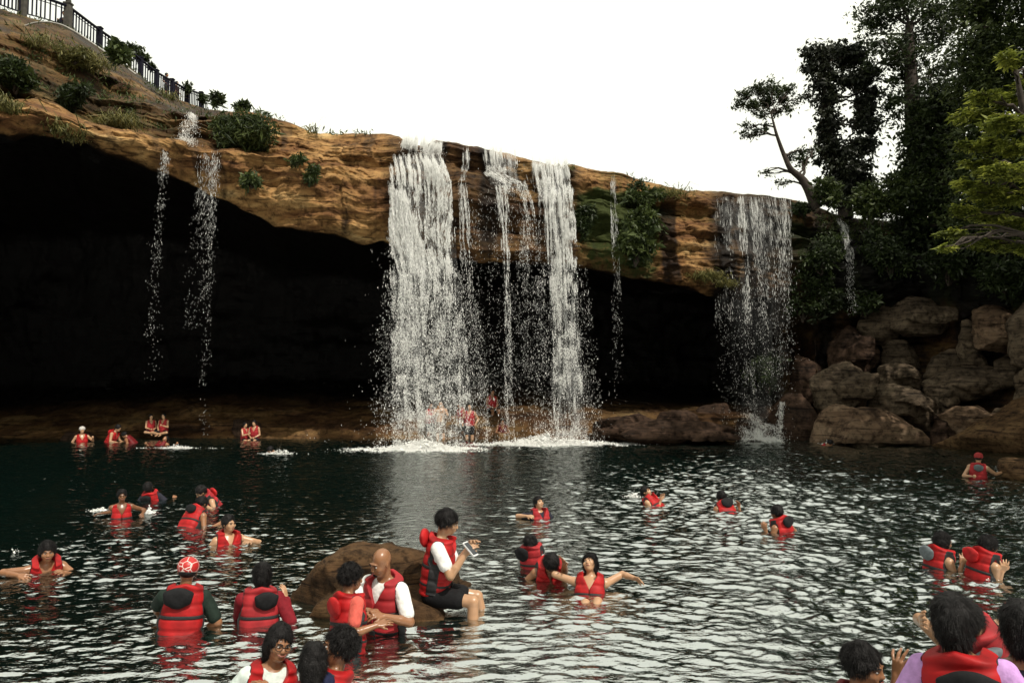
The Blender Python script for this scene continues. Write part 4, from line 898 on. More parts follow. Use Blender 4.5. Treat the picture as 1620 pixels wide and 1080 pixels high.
t = np.linspace(0, 1, 50); tp = np.linspace(0, 1, len(pp)); pc = np.stack([np.interp(t, tp, pp[:, i]) for i in range(3)], -1)
for _ in range(3): pc[1:-1] = pc[1:-1]*.5+(pc[:-2]+pc[2:])*.25
mb.tube(pc, .035, 8); tag(mb.build('water_pipe', M['pipe']), 'bent grey water pipe running along the bank under the railing', 'pipe')

# ------------------------------------------------------------------ people
SK = {'mid': simple('skin_mid', (.25, .118, .058), .32, .12, 9, .1), 'light': simple('skin_light', (.40, .23, .13), .32, .1, 9, .1), 'dark': simple('skin_dark', (.15, .066, .03), .32, .15, 9, .1)}
M['vest'] = simple('red_nylon', (.31, .008, .009), .6, .45, 7, .5, spec=.25)
M['vest_faded'] = simple('faded_red_nylon', (.29, .018, .022), .65, .35, 7, .5, spec=.25)
M['vest_dark'] = simple('dark_red_nylon', (.12, .006, .008), .6, .25, 14, .5, spec=.3)
M['strap'] = simple('black_webbing', (.008, .008, .009), .7, .2, 40)
M['pad_black'] = simple('black_foam_pad', (.010, .010, .011), .8, .3, 30, .4, spec=.2)
M['pad_grey'] = simple('grey_blue_foam_pad', (.10, .12, .13), .75, .2, 30, .4)
M['hair'] = simple('black_hair', (.004, .003, .003), .55, .4, 90, .8, spec=.22)
CL = {}
def cloth(c):
    if c not in CL: CL[c] = simple('cloth', c, .8, .18, 25, .6, spec=.2)
    return CL[c]
M['eye_white'] = simple('eye_white', (.6, .58, .55), .3, .05); M['eye_dark'] = simple('iris', (.01, .006, .004), .2, .05)
M['lips'] = simple('lips', (.24, .075, .055), .45, .1); M['teeth'] = simple('teeth', (.8, .78, .72), .3, .03)
M['phone_case'] = simple('phone_case', (.65, .66, .66), .35, .05, 10); M['screen'] = simple('phone_screen', (.05, .055, .06), .15, .1, 10)

def rotm(yaw=0, pitch=0, roll=0):
    return np.array(Matrix.Rotation(rad(yaw), 3, 'Z')@Matrix.Rotation(rad(pitch), 3, 'X')@Matrix.Rotation(rad(roll), 3, 'Y'))
def ik(S, T, l1, l2, pole):
    S, T, pole = map(lambda v: np.array(v, float), (S, T, pole)); d = T-S; L_ = np.linalg.norm(d)+1e-9; u = d/L_
    Lc = min(L_, (l1+l2)*.985); Lc = max(Lc, abs(l1-l2)+.05); T = S+u*Lc
    a = (l1*l1-l2*l2+Lc*Lc)/(2*Lc); hh = math.sqrt(max(0, l1*l1-a*a)); p = pole-u*(pole@u); p /= np.linalg.norm(p)+1e-9
    return S+u*a+p*hh, T
def unit(v): v = np.array(v, float); return v/(np.linalg.norm(v)+1e-9)
ARM = {'down': (.26, -.14, .0), 'front': (.14, -.40, .27), 'side': (.60, -.12, .33), 'tread': (.42, -.26, .20), 'back': (.3, .15, .02), 'lap': (.08, -.30, .08), 'wide': (.68, -.05, .42)}
def small_ell(name, c, r, R, m, parent, n=10):
    th = np.linspace(0, np.pi, n); ph = np.linspace(0, 2*np.pi, n*2, endpoint=False)
    V = np.array([[math.sin(a)*math.cos(b), math.sin(a)*math.sin(b), math.cos(a)] for a in th for b in ph])*np.array(r)
    V = V@np.asarray(R).T+c
    return mesh_obj(name, V, grid_faces(n, n*2, True), m, parent)
def vest_sdf(f, infl=0., up=0., puff=True):
    X, Y_, Z = f.grids(); Z = Z-up
    wx = .190+infl+.0*Z; wy = .148+infl
    zc = np.clip(Z, 0, .5); tap = 1-.10*np.clip((Z-.30)/.2, 0, 1)-.05*np.clip((.12-Z)/.12, 0, 1)
    q = ((np.abs(X)/(wx*tap))**2.7+(np.abs(Y_+.005)/(wy*tap))**2.7)**(1/2.7)
    d = (q-1)*wy*.95
    if puff: d = d+.009*(np.abs(np.cos(np.pi*(Z-.035)/.115))**6)-.004
    top = Z-(.575-.33*np.abs(X)+infl*.5); bot = (-.02-infl*.3)-Z
    k = .025
    def smax(a, b, k):
        h = np.clip(.5+.5*(a-b)/k, 0, 1); return b*(1-h)+a*h+k*h*(1-h)
    d = smax(d, top, k); d = smax(d, bot, k)
    # arm holes
    ah = np.sqrt(((np.abs(X)-.268)/1.0)**2+(Y_/1.05)**2+(np.clip(np.abs(Z-.42)-.07, 0, None))**2)-.105
    d = smax(d, -ah, .012)
    # neck opening and open front
    nk = np.sqrt(X**2+(Y_-.0)**2+np.clip(.50-Z, 0, None)**2)-.088
    d = smax(d, -nk, .012)
    vf = np.maximum(np.abs(X)-np.clip((Z-.33)*.55, .005, .085), Y_+.03)
    d = smax(d, -vf, .008)
    return d
def vest(root, up, m, h, pad=None, padm='pad_black', detail=True):
    lo, hi = (-.26, -.22, -.07+up), (.26, .24, .64+up)
    f = Field(lo, hi, h); f.F = np.broadcast_to(vest_sdf(f, 0, up), f.F.shape).astype(np.float32).copy()
    V, Q = f.mesh(); v = mesh_obj('life_vest', V, Q, M[m], root)
    for z0 in ((.10, .27) if detail else (.10,)):
        f = Field((-.26, -.22, z0+up-.05), (.26, .22, z0+up+.05), h)
        d = vest_sdf(f, .006, up, False); Z = f.grids()[2]-up
        d = np.maximum(d, np.abs(Z-z0)-.017); f.F = np.broadcast_to(d, f.F.shape).astype(np.float32).copy()
        V, Q = f.mesh()
        if len(Q): mesh_obj('strap', V, Q, M['strap'], v)
    if detail:
        small = MB(); small.box((0, -.168, .10+up), (.05, .018, .035)); small.build('buckle', M['strap'], v, smooth=False)
    if detail:
        f = Field(lo, hi, h); X, Y_, Z = f.grids(); Z = Z-up
        ah = np.sqrt(((np.abs(X)-.268)/1.0)**2+(Y_/1.05)**2+(np.clip(np.abs(Z-.42)-.07, 0, None))**2)-.105
        d = np.maximum(vest_sdf(f, .005, up), ah-.016); d = np.maximum(d, -.004-ah+.0*Z); f.F = np.broadcast_to(d, f.F.shape).astype(np.float32).copy()
        V, Q = f.mesh()
        if len(Q): mesh_obj('binding', V, Q, M['strap'], v)
        f = Field((-.26, -.12, -.07+up), (.26, .12, .36+up), h); X, Y_, Z = f.grids(); d = np.maximum(np.maximum(vest_sdf(f, .011, up), np.abs(Y_)-.05), np.abs(Z-up-.16)-.15); d = np.maximum(d, .1-np.abs(X)); f.F = np.broadcast_to(d, f.F.shape).astype(np.float32).copy()
        V, Q = f.mesh()
        if len(Q):
            for sg in (-1, 1):
                k = (V[Q].mean(1)[:, 0]*sg > 0); q = Q[k]; u_, inv = np.unique(q, return_inverse=True); mesh_obj('side_panel', V[u_], inv.reshape(q.shape), M['strap'], v)
    if pad:
        f = Field((-.2, .05, .2+up), (.2, .32, .68+up), h)
        px_, pz, rx, rz = pad
        X, Y_, Z = f.grids(); zz = (Z-pz-up)/rz; xx = (X-px_)/(rx*(1.02+.16*np.clip(zz, -1, 1))); yy = (Y_-.168-.018*zz)/.045
        f.F = np.broadcast_to((((np.abs(xx)**3+np.abs(zz)**3)**(2/3)+yy**2)**.5-1)*.045+.004*np.cos(xx*5)*np.cos(zz*4), f.F.shape).astype(np.float32).copy()
        V, Q = f.mesh(); mesh_obj('collar_pad', V, Q, M[padm], v)
    return v
def hair_mesh(V, Q, root, Rh, hc, kind, near, mid):
    if not mid: return mesh_obj('hair', V, Q, M['hair'], root)
    rg = np.random.default_rng(len(V)); n = 6500 if near else 700
    N = np.cross(V[Q[:, 2]]-V[Q[:, 0]], V[Q[:, 3]]-V[Q[:, 1]]); N /= np.linalg.norm(N, axis=1)[:, None]+1e-9; C = V[Q].mean(1)
    i = rg.integers(0, len(Q), n); N = N[i]; C = C[i]; out = C-hc; sgn = np.sign((N*out).sum(1)); N = N*sgn[:, None]
    crown = hc+Rh@np.array([0, .05, .12]); G_ = C-crown; G_ /= np.linalg.norm(G_, axis=1)[:, None]+1e-9; G_ = G_*.8+np.array([0, 0, -.5])
    T_ = G_-N*(G_*N).sum(1)[:, None]; T_ /= np.linalg.norm(T_, axis=1)[:, None]+1e-9
    cur = kind == 'curly'; cl = vn(C[:, 0]*30, C[:, 1]*30, C[:, 2]*30, 4)
    d = T_+rg.normal(size=(n, 3))*(.9 if cur else .28)+N*((.5 if cur else .24)+.3*cl)[:, None]; d /= np.linalg.norm(d, axis=1)[:, None]
    L_ = (rg.uniform(.018, .042, n)+.008*cl)[:, None]; S_ = np.cross(d, N); S_ /= np.linalg.norm(S_, axis=1)[:, None]+1e-9; w_ = .0012 if near else .0035
    a = C-N*.004; b = a+d*L_*.55; c = b+(d*.6+T_*.7+np.array([0, 0, -.25]))*L_*.6
    v = np.stack([a-S_*w_, a+S_*w_, b+S_*w_*.8, b-S_*w_*.8, c-S_*w_*.2, c+S_*w_*.2], 1).reshape(-1, 3); k = len(V)+(np.arange(n)*6)[:, None]
    return mesh_obj('hair', np.vstack([V, v]), np.vstack([Q, k+[0, 1, 2, 3], k+[3, 2, 5, 4]]), M['hair'], root)
PEOPLE = []
def person(label, head, Y, s=1., yaw=0, lean=0, roll=0, hyaw=0, hpitch=0, hroll=0, a='tread', b='tread', legs='hang', skin='mid', shirt=None, sleeve=.55,
           vst='vest', up=0., pad=None, padm='pad_black', hair='short', shorts=(.012, .012, .014), group=None, fist=.5, pa=None, pb=None, extra=None, hat=None, open_=False, cat='person'):
    if group and group.startswith('swimmers in'): s = s*.92
    if label.startswith(('man in a red and white', 'bather in a maroon')): s = s*.94
    near = Y < 9.6; mid = Y < 16; h = .0078 if near else (.013 if mid else .02)
    yaw = yaw-math.degrees(math.atan((head[0]-810)/F)); R = rotm(yaw, lean, roll); pole = np.array([0, 0, .58]); Rh = rotm(hyaw, hpitch, hroll)
    hc = pole+Rh@np.array([0, -.012, .105])
    pos = at(float(head[0]), float(head[1]), Y)-R@(hc*s)
    root = empty('person', tuple(pos)); root.rotation_euler = Matrix(R).to_euler(); root.scale = (s, s, s); tag(root, label, cat, group)
    def loc(t, sg):
        if isinstance(t, str): v = ARM[t]; return np.array([v[0]*sg, v[1], v[2]])
        if len(t) == 4: return R.T@(at(float(t[1]), float(t[2]), Y+t[3])-pos)/s
        return np.array(t, float)
    # ---- joints
    SH = {sg: np.array([sg*.178, 0, .452]) for sg in (-1, 1)}; EL = {}; WR = {}; GV = R.T@np.array([0, 0, -1.])
    for sg, t, pl in ((-1, a, pa), (1, b, pb)):
        T = loc(t, sg); pv = np.array([sg*.6, .35, 0])+GV*.9 if pl is None else R.T@np.array(pl, float)
        # hand target is the palm: stop the wrist short of it
        T2 = SH[sg]+(T-SH[sg])*max(0, 1-.07/(np.linalg.norm(T-SH[sg])+1e-6))
        EL[sg], WR[sg] = ik(SH[sg], T2, .275, .245, pv)
    HP = {sg: np.array([sg*.085, 0, -.02]) for sg in (-1, 1)}; KN = {}; AN = {}
    for i, sg in enumerate((-1, 1)):
        if legs == 'hang': kn, an = (sg*.12, -.14, -.40), (sg*.11, .02, -.80)
        elif legs == 'stand': kn, an = (sg*.10, -.04, -.43), (sg*.10, .02, -.86)
        elif legs == 'sit': kn, an = (sg*.13, -.43, .02), (sg*.12, -.47, -.38)
        elif legs == 'crossed': kn, an = (sg*.30, -.30, .0), (-sg*.03, -.36, -.06)
        elif legs == 'trail': kn, an = (sg*.10, .05, -.42), (sg*.14, .16, -.80)
        else: kn, an = [loc(v, sg) for v in legs[i]]
        kn = HP[sg]+unit(np.array(kn)-HP[sg])*.42; an = kn+unit(np.array(an)-kn)*.41; KN[sg] = kn; AN[sg] = an
    pts = np.array([hc+[0, 0, .16], hc-[0, 0, .1]]+list(EL.values())+list(WR.values())+list(KN.values())+list(AN.values())+[[-.2, -.15, -.1], [.2, .15, .5]]+[WR[q]+unit(WR[q]-EL[q])*.2 for q in (-1, 1)])
    f = Field(pts.min(0)-.14, pts.max(0)+.14, h)
    def torso(f, g=0.):
        f.ell((0, 0, .02), (.158+g, .118+g, .13+g), k=.05); f.ell((0, 0, .17), (.142+g, .105+g, .17+g), k=.05); f.ell((0, .0, .35), (.158+g, .112+g, .165+g), k=.05)
        f.cap((-.135, .005, .455), (.135, .005, .455), .052+g, k=.05)
    torso(f); f.cap((0, .012, .45), pole+Rh@np.array([0, .01, .05]), .054, .050, k=.03)
    for sg in (-1, 1):
        f.cap((sg*.05, .02, .50), SH[sg]+[0, 0, .01], .035, .045, k=.04)
        f.cap(SH[sg], EL[sg], .052, .040, k=.035); 
        mm_ = EL[sg]+(WR[sg]-EL[sg])*.35; f.cap(EL[sg], mm_, .040, .039, k=.015); f.cap(mm_, WR[sg], .039, .026, k=.01)
        f.cap(HP[sg], KN[sg], .086, .055, k=.04); m2 = KN[sg]+(AN[sg]-KN[sg])*.35; f.cap(KN[sg], m2, .055, .052, k=.02); f.cap(m2, AN[sg], .052, .036, k=.01)
        fd = unit(unit(np.array([0, -1., -.3]))-.5*unit(AN[sg]-KN[sg])*0); f.cap(AN[sg]+[0, .03, -.03], AN[sg]+fd*.15+[0, 0, -.03], .035, .024, k=.02)
        # hand
        d = unit(WR[sg]-EL[sg]); nrm = unit(np.cross(d, np.cross(np.array([-sg*.5, -.2, -.6]), d))); sd3 = np.cross(d, nrm)*sg
        W = WR[sg]
        if near or mid:
            th_s = unit(sd3)
            for i in range(4):
                off = (i-1.5)*.021; kb = W+d*(.085-.006*abs(i-1.2))-th_s*off*1.0; f.cap(W+d*.01-th_s*off*.6, kb, .0155, .0125, k=.006)
                ln = (.036, .042, .039, .030)[i]; c1 = fist*(.55+.12*i); d1 = unit(d*math.cos(c1)+nrm*math.sin(c1)); d2 = unit(d*math.cos(c1*2.1)+nrm*math.sin(c1*2.1))
                spr = -th_s*off*(1.6 if open_ else .5); p1 = kb+d1*ln+spr*.5; p2 = p1+d2*ln*.95+spr*.35
                rr = .0098 if near else .012
                f.cap(kb, p1, rr*1.08, rr, k=.003); f.cap(p1, p2, rr, rr*.82, k=.003)
            tb = W+d*.025+th_s*.026; t1 = tb+unit(d*.7+th_s*.7+nrm*.3)*.042; t2 = t1+unit(d*.9+th_s*.25+nrm*.4)*.032
            f.cap(tb-th_s*.01, t1, .014, .012, k=.008); f.cap(t1, t2, .0115, .0095, k=.003)
        else: f.ell(W+d*.08, (.04, .04, .05), k=.02)
    # head
    def hl(v): return hc+Rh@np.array(v, float)
    f.ell(hl((0, .014, .025)), (.077, .095, .092), Rh.T, k=.02); f.ell(hl((0, -.028, -.028)), (.062, .066, .078), Rh.T, k=.03)
    f.ell(hl((0, -.052, -.078)), (.034, .034, .026), Rh.T, k=.03)
    if mid:
        for sg in (-1, 1): f.ell(hl((sg*.030, -.099, .008)), (.021, .014, .013), Rh.T, k=.014, sub=True)
        f.cap(hl((0, -.088, .012)), hl((0, -.107, -.022)), .009, .0115, k=.014); f.cap(hl((-.011, -.104, -.025)), hl((.011, -.104, -.025)), .009, k=.006)
        f.cap(hl((-.017, -.090, -.052)), hl((.017, -.090, -.052)), .011, k=.012)
        f.cap(hl((-.036, -.088, .026)), hl((.036, -.088, .026)), .009, k=.016)
        for sg in (-1, 1): f.ell(hl((sg*.078, .006, -.004)), (.010, .020, .032), Rh.T, k=.006); f.ell(hl((sg*.042, -.068, -.022)), (.024, .02, .022), Rh.T, k=.02)
    V, Q = f.mesh(); body = mesh_obj('body', V, Q, SK[skin], root)
    if mid:
        for sg in (-1, 1):
            if near:
                e = small_ell('eye', hl((sg*.031, -.0835, .006)), (.0125, .009, .0052), Rh, M['eye_white'], root)
                small_ell('pupil', hl((sg*.031, -.0915, .006)), (.0066, .004, .0052), Rh, M['eye_dark'], e, 8)
            else: small_ell('eye', hl((sg*.030, -.086, .006)), (.014, .009, .008), Rh, M['eye_dark'], root, 8)
            mb = MB(); mb.tube([hl((sg*.014, -.0985, .024)), hl((sg*.031, -.0985, .031)), hl((sg*.050, -.083, .026))], [.0036, .0042, .002], 6); mb.build('eyebrow', M['hair'], root)
        smile = extra and 'smile' in extra
        mb = MB(); c_ = .007 if smile else .0; mb.tube([hl((-.026-c_, -.089, -.050+c_)), hl((-.012, -.1005, -.052)), hl((.012, -.1005, -.052)), hl((.026+c_, -.089, -.050+c_))], [.003, .0065, .0065, .003], 6); mb.build('mouth', M['lips'], root)
        if smile: small_ell('teeth', hl((0, -.099, -.0535)), (.019, .006, .006), Rh, M['teeth'], root)
    # hair / hats
    if hair != 'bald' and hat is None:
        fh = Field(hc-.30, hc+.30, max(h*.9, .0075)); X, Y2, Z = fh.grids()
        cur = hair == 'curly'; g_ = .014 if not cur else .022
        fh.ell(hl((0, .022, .034)), (.080+g_, .098+g_*.9, .092+g_*1.1), Rh.T, k=0)
        if hair in ('long', 'bun', 'short_f', 'pony'): fh.ell(hl((0, .045, -.03)), (.086, .078, .10), Rh.T, k=.03)
        if hair == 'long': 
            fh.cap(hl((0, .075, -.02)), hl((0, .095, -.22)), .075, .06, k=.04)
        if hair == 'bun': fh.ell(hl((-.03, .125, .03)), (.062, .055, .06), Rh.T, k=.012)
        if hair == 'pony': fh.cap(hl((0, .11, .03)), hl((0, .14, -.14)), .034, .022, k=.02)
        # face opening
        fh.ell(hl((0, -.108, -.008)), (.074, .072, .078), Rh.T, k=.01, sub=True)
        fh.cap(hl((0, -.08, -.06)), hl((0, -.06, -.16)), .075, .08, k=.01, sub=True)
        if hair in ('short', 'curly'): fh.cap(hl((-.1, .0, -.075)), hl((.1, .0, -.075)), .042, k=.015, sub=True); fh.cap(hl((-.2, .06, -.125)), hl((.2, .06, -.125)), .05, k=.02, sub=True)
        n = fbm((X+label.__len__())*(38 if cur else 16)+0*Y2+0*Z, Y2*(38 if cur else 16)+0*X+0*Z, Z*(38 if cur else 40)+0*X+0*Y2, 2, 5)
        n = n+.6*vn((X+3)*45+0*Y2+0*Z, Y2*45+0*X+0*Z, Z*45+0*X+0*Y2, 8)
        fh.F = (fh.F+n*(.012 if cur else .0075)).astype(np.float32)
        V, Q = fh.mesh(); hair_mesh(V, Q, root, Rh, hc, hair, near, mid)
    if hat is not None:
        fh = Field(hc-.2, hc+.2, .0075); fh.ell(hl((0, .012, .045)), (.098, .112, .092), Rh.T, k=0)
        fh.cap(hl((-.14, 0, -.055)), hl((.14, 0, -.055)), .055, k=.01, sub=True); fh.ell(hl((0, -.12, -.03)), (.08, .07, .06), Rh.T, k=.005, sub=True); fh.cap(hl((-.2, .10, -.06)), hl((.2, .10, -.06)), .05, k=.01, sub=True)
        V, Q = fh.mesh(); ht = mesh_obj('cap', V, Q, M['cap'] if hat == 'cap' else cloth(hat), root)
        fh = Field(hc-.2, hc+.2, .0075); fh.ell(hl((0, .03, -.005)), (.082, .092, .05), Rh.T, k=0); fh.ell(hl((0, -.115, -.01)), (.08, .08, .1), Rh.T, k=.005, sub=True); V, Q = fh.mesh(); mesh_obj('hair', V, Q, M['hair'], root)
    # clothes
    def garment(name, g, fn, m, lo=None, hi=None):
        fg = Field(pts.min(0)-.14 if lo is None else lo, pts.max(0)+.14 if hi is None else hi, max(h, .009)); fn(fg, g)
        V, Q = fg.mesh(); return mesh_obj(name, V, Q, m, root)
    if shirt:
        def fn(fg, g):
            torso(fg, g)
            for sg in (-1, 1):
                e = SH[sg]+(EL[sg]-SH[sg])*min(1, sleeve*1.0) if sleeve <= 1 else EL[sg]
                fg.cap(SH[sg], e, .056+g, .053+g, k=.03)
                if sleeve > 1: fg.cap(EL[sg], EL[sg]+(WR[sg]-EL[sg])*.93, .043+g*.8, .030+g*.8, k=.02)
            Z = fg.grids()[2]; X, Y2, _ = fg.grids()
            fg.F = (fg.F+fbm(X*9+0*Y2+0*Z, Y2*9+0*X+0*Z, Z*9+0*X+0*Y2, 2, 3)*.005).astype(np.float32)
            fg.cap((0, 0, .52), (0, -.03, .70), .062, .08, k=.01, sub=True)
        garment('shirt', .012, fn, cloth(shirt))
    if shorts:
        def fn(fg, g):
            fg.ell((0, 0, .0), (.162+g, .122+g, .11+g), k=.04)
            for sg in (-1, 1):
                q = HP[sg]+(KN[sg]-HP[sg])*.62; fg.cap(HP[sg], q, .093+g, .085+g, k=.03)
                # cut the hem clean
        garment('shorts', .008, fn, cloth(shorts))
    if vst == 'vest' and len(bpy.data.objects) % 3 == 0: vst = 'vest_faded'
    if vst: vest(root, up, vst, h if near else h*.9, pad, padm, detail=mid)
    return dict(root=root, R=R, pos=pos, s=s, hl=hl, EL=EL, WR=WR, Rh=Rh, KN=KN, AN=AN, SH=SH, hc=hc, h=h)

# cap pattern: red with white bands
def cap_mat():
    m, t, n, b = newmat('red_white_cap'); L = t.links.new
    c = n.new('ShaderNodeTexCoord'); v = n.new('ShaderNodeTexVoronoi'); v.feature = 'DISTANCE_TO_EDGE'; v.inputs['Scale'].default_value = 13; L(c.outputs['Object'], v.inputs['Vector'])
    r = ramp(n, [(.02, (.7, .6, .55)), (.05, (.42, .02, .018))]); L(v.outputs['Distance'], r.inputs[0]); L(r.outputs[0], b.inputs['Base Color']); b.inputs['Roughness'].default_value = .4
    return m
M['cap'] = cap_mat()
RED = (.4, .02, .02); WHITE = (.72, .72, .70); PALE = (.5, .5, .46)
GN = 'bathers in the near water'; GM = 'swimmers in the middle of the pool'; GF = 'bathers on the far ledge'; GB = 'bathers behind the falling water'
PX = lambda x, y, d=0.: ('p', x, y, d)
# near ------------------------------------------------------------------
person('man in a red and white cap and dark green shirt, seen from behind', (297, 903), 6.7, 1.0, yaw=178, roll=-6, lean=4, a=PX(312, 1012, .12), b=PX(252, 985, .36), pa=(.9, -.1, -.2), pb=(-1, -.2, .1), skin='mid', shirt=(.012, .022, .016), sleeve=.75, pad=(.05, .45, .125, .095), hat='cap', group=GN, up=.02)
person('bather in a maroon long sleeve shirt reaching toward the brown boulder, seen from behind', (414, 909), 6.9, .95, yaw=183, roll=-3, lean=3, a=PX(462, 946, .1), b=PX(385, 990, .3), pa=(.7, 0, -.7), shirt=(.16, .008, .014), sleeve=1.2, pad=(-.05, .44, .11, .09), hair='short_f', group=GN, fist=.3, skin='light', up=.02)
person('boy in a salmon red shirt with arm stretched toward the bald man', (556, 914), 6.25, .84, yaw=118, lean=6, roll=10, hyaw=-10, hpitch=8, a=PX(604, 997, -.15), b=PX(581, 976, .25), pa=(-.5, -.5, -.8), shirt=(.55, .10, .075), sleeve=.6, pad=(-.03, .42, .10, .10), padm='vest', hair='curly', group=GN, fist=.35, legs='stand')
r = person('bald man with a goatee in a white shirt and red vest looking down', (603, 889), 6.55, 1.0, yaw=-38, lean=5, roll=4, hyaw=-14, hpitch=16, a=PX(584, 975, -.25), b=PX(600, 985, -.3), pb=(.9, .3, -.6), pa=(-.6, 0, -.6), shirt=WHITE, sleeve=.72, hair='bald', group=GN, fist=.9, legs='stand', shorts=(.03, .03, .035))
fb = Field(r['hc']-.16, r['hc']+.16, .0075); fb.ell(r['hl']((0, -.080, -.078)), (.026, .028, .020), r['Rh'].T, k=0); V, Q = fb.mesh(); mesh_obj('beard', V, Q, M['hair'], r['root'])
r = person('young man in white shirt and black shorts on the boulder with a phone', (708, 826), 7.15, .97, yaw=80, lean=9, roll=0, hyaw=6, hpitch=8, a=PX(748, 878, -.20), b=PX(752, 868, .12), pa=(0, -.3, -1), pb=(0, .2, -1), shirt=WHITE, sleeve=.62, pad=(-.02, .50, .13, .085), padm='vest', hair='short', skin='light', group=GN, fist=.9, shorts=(.006, .006, .007),
           legs=[(PX(752, 952, -.18), PX(748, 1015, -.22)), (PX(765, 944, .12), PX(772, 1010, .12))])
ph = at(744, 868, 6.93); mb = MB(); Rp = rotm(62, -48, 0); mb.box((0, 0, 0), (.082, .012, .165), Rp); b_ = mb.build('phone', M['phone_case'], smooth=False); b_.location = ph
tag(b_, 'white cased phone held in the hands of the young man on the boulder', 'phone')
mb = MB(); mb.box(Rp@np.array([0, -.008, 0]), (.068, .004, .14), Rp); mb.build('screen', M['screen'], b_, smooth=False)
r = person('smiling girl in black glasses and a pale striped shirt at the bottom of the photo', (442, 1018), 5.0, .92, yaw=8, lean=2, roll=9, hyaw=10, hroll=4, a='down', b='down', shirt=(.55, .62, .58), sleeve=.8, hair='long', skin='mid', extra={'smile'}, group=GN)
mb = MB()
for sg in (-1, 1):
    t_ = np.linspace(0, 2*np.pi, 25); c = np.array([[sg*.034+.0255*math.cos(q), -.104+.006*abs(math.cos(q)), .004+.0215*math.sin(q)] for q in t_]); mb.tube(np.array([r['hl'](v) for v in c]), .0026, 5)
    mb.tube([r['hl']((sg*.059, -.098, .008)), r['hl']((sg*.078, -.04, .012)), r['hl']((sg*.083, .02, .006))], .0024, 5)
mb.tube([r['hl']((-.009, -.106, .009)), r['hl']((.009, -.106, .009))], .0024, 5); mb.build('glasses', M['strap'], r['root'])
person('person with straight dark hair seen from behind, right of the girl in glasses', (497, 1046), 4.75, .9, yaw=170, roll=0, lean=4, a='front', b='front', shirt=(.03, .032, .036), sleeve=.8, vst='vest', pad=(0, .50, .12, .07), hair='long', group=GN)
person('curly haired person in glasses and navy shirt bending away at the bottom edge', (535, 1024), 4.95, .95, yaw=-112, lean=-14, roll=-24, hyaw=20, hpitch=12, hroll=10, a='front', b='front', shirt=(.012, .015, .045), sleeve=.8, hair='curly', group=GN)
r = person('bearded young man in profile with one hand raised at the bottom right', (1367, 1054), 4.25, .98, yaw=64, lean=2, hyaw=4, hpitch=3, a=PX(1434, 1058, -.05), b='down', pa=(.1, 0, -1), shirt=(.045, .04, .045), sleeve=.7, vst='vest_dark', hair='short', skin='mid', group=GN, fist=.35, open_=True)
fb = Field(r['hc']-.16, r['hc']+.16, .0065); fb.ell(r['hl']((0, -.066, -.085)), (.040, .036, .026), r['Rh'].T, k=0); fb.cap(r['hl']((-.024, -.099, -.040)), r['hl']((.024, -.099, -.040)), .0065, k=.004); V, Q = fb.mesh(); mesh_obj('beard', V, Q, M['hair'], r['root'])
person('woman in a lilac long sleeved top with her hair in a bun, back turned', (1512, 982), 3.7, 1.0, yaw=172, lean=1, roll=8, hyaw=-12, hroll=-4, a='down', b='down', shirt=(.48, .27, .56), sleeve=1.2, pad=(-.055, .40, .135, .105), hair='bun', skin='mid', group=GN, legs='stand')
person('bather in a red vest with a grey collar pad floating behind the woman in lilac', (1528, 974), 4.9, .95, yaw=215, lean=-30, roll=30, a=PX(1618, 1000, .4), b=PX(1450, 974, -.1), pb=(0, 1, .2), pad=(0, .45, .09, .06), padm='pad_grey', hair='short', skin='light', group=GN, fist=.3, up=.03)
person('person with dark hair and a navy shirt cut off by the right edge', (1616, 992), 3.75, 1.0, yaw=185, lean=2, roll=2, a='down', b='down', shirt=(.012, .012, .022), sleeve=.8, vst=None, hair='short_f', group=GN, legs='stand')
# middle ------------------------------------------------------------------
person('man with short hair swimming toward the camera at the left edge', (75, 873), 8.6, 1.0, yaw=6, lean=32, hpitch=-28, hyaw=-2, a=PX(26, 912, -.35), b=PX(104, 908, -.15), pa=(-1, 0, .1), pb=(1, 0, -.6), up=.05, legs='trail', group=GM, skin='mid')
person('boy facing the camera with arms spread on the water and a bright red vest', (193, 784), 11.9, .86, yaw=3, hpitch=4, a=PX(158, 813, .1), b=PX(230, 815, .05), pa=(-.4, .4, -.25), pb=(.4, .4, -.25), group=GM, skin='dark', up=-.02)
person('swimmer seen from behind just right of the boy with spread arms', (235, 771), 13.6, .9, yaw=165, lean=-20, roll=8, pad=(.05, .45, .11, .09), group=GM, up=.05, shirt=(.02, .02, .03))
person('swimmer in a tilted red vest, farther one of the touching pair at the left', (318, 778), 13.0, .95, yaw=-75, lean=40, roll=12, a='front', b=PX(322, 800, -.3), group=GM, hair='short', up=.08, pad=(0, .42, .12, .08), padm='vest', skin='light')
person('bare shouldered swimmer turned away, nearer one of the touching pair at the left', (319, 797), 11.5, .95, yaw=138, lean=38, roll=0, a=PX(350, 832, -.2), b='front', pa=(.5, -.2, -.6), group=GM, hair='short', up=.06, pad=(0, .44, .10, .07), skin='mid')
person('moustached man with wet black hair glancing right, arm out on the water', (362, 828), 10.05, 1.0, yaw=20, hyaw=18, a=PX(338, 862, .1), b=PX(400, 858, -.1), pb=(1, .3, -.3), group=GM, skin='light', up=.04)
person('swimmer facing right with a dark sleeve in the centre of the pool', (852, 795), 11.9, .9, yaw=28, lean=-8, hyaw=8, hpitch=-10, a=PX(830, 816, -.2), b='tread', pa=(-.8, 0, 0), shirt=(.02, .02, .03), group=GM, skin='light', up=.05)
person('swimmer lying back with face up and forearm on the water right of centre', (1022, 778), 13.3, .92, yaw=62, lean=-42, hpitch=14, a=PX(1050, 793, -.2), b=PX(1048, 789, .2), group=GM, skin='light', up=.06)
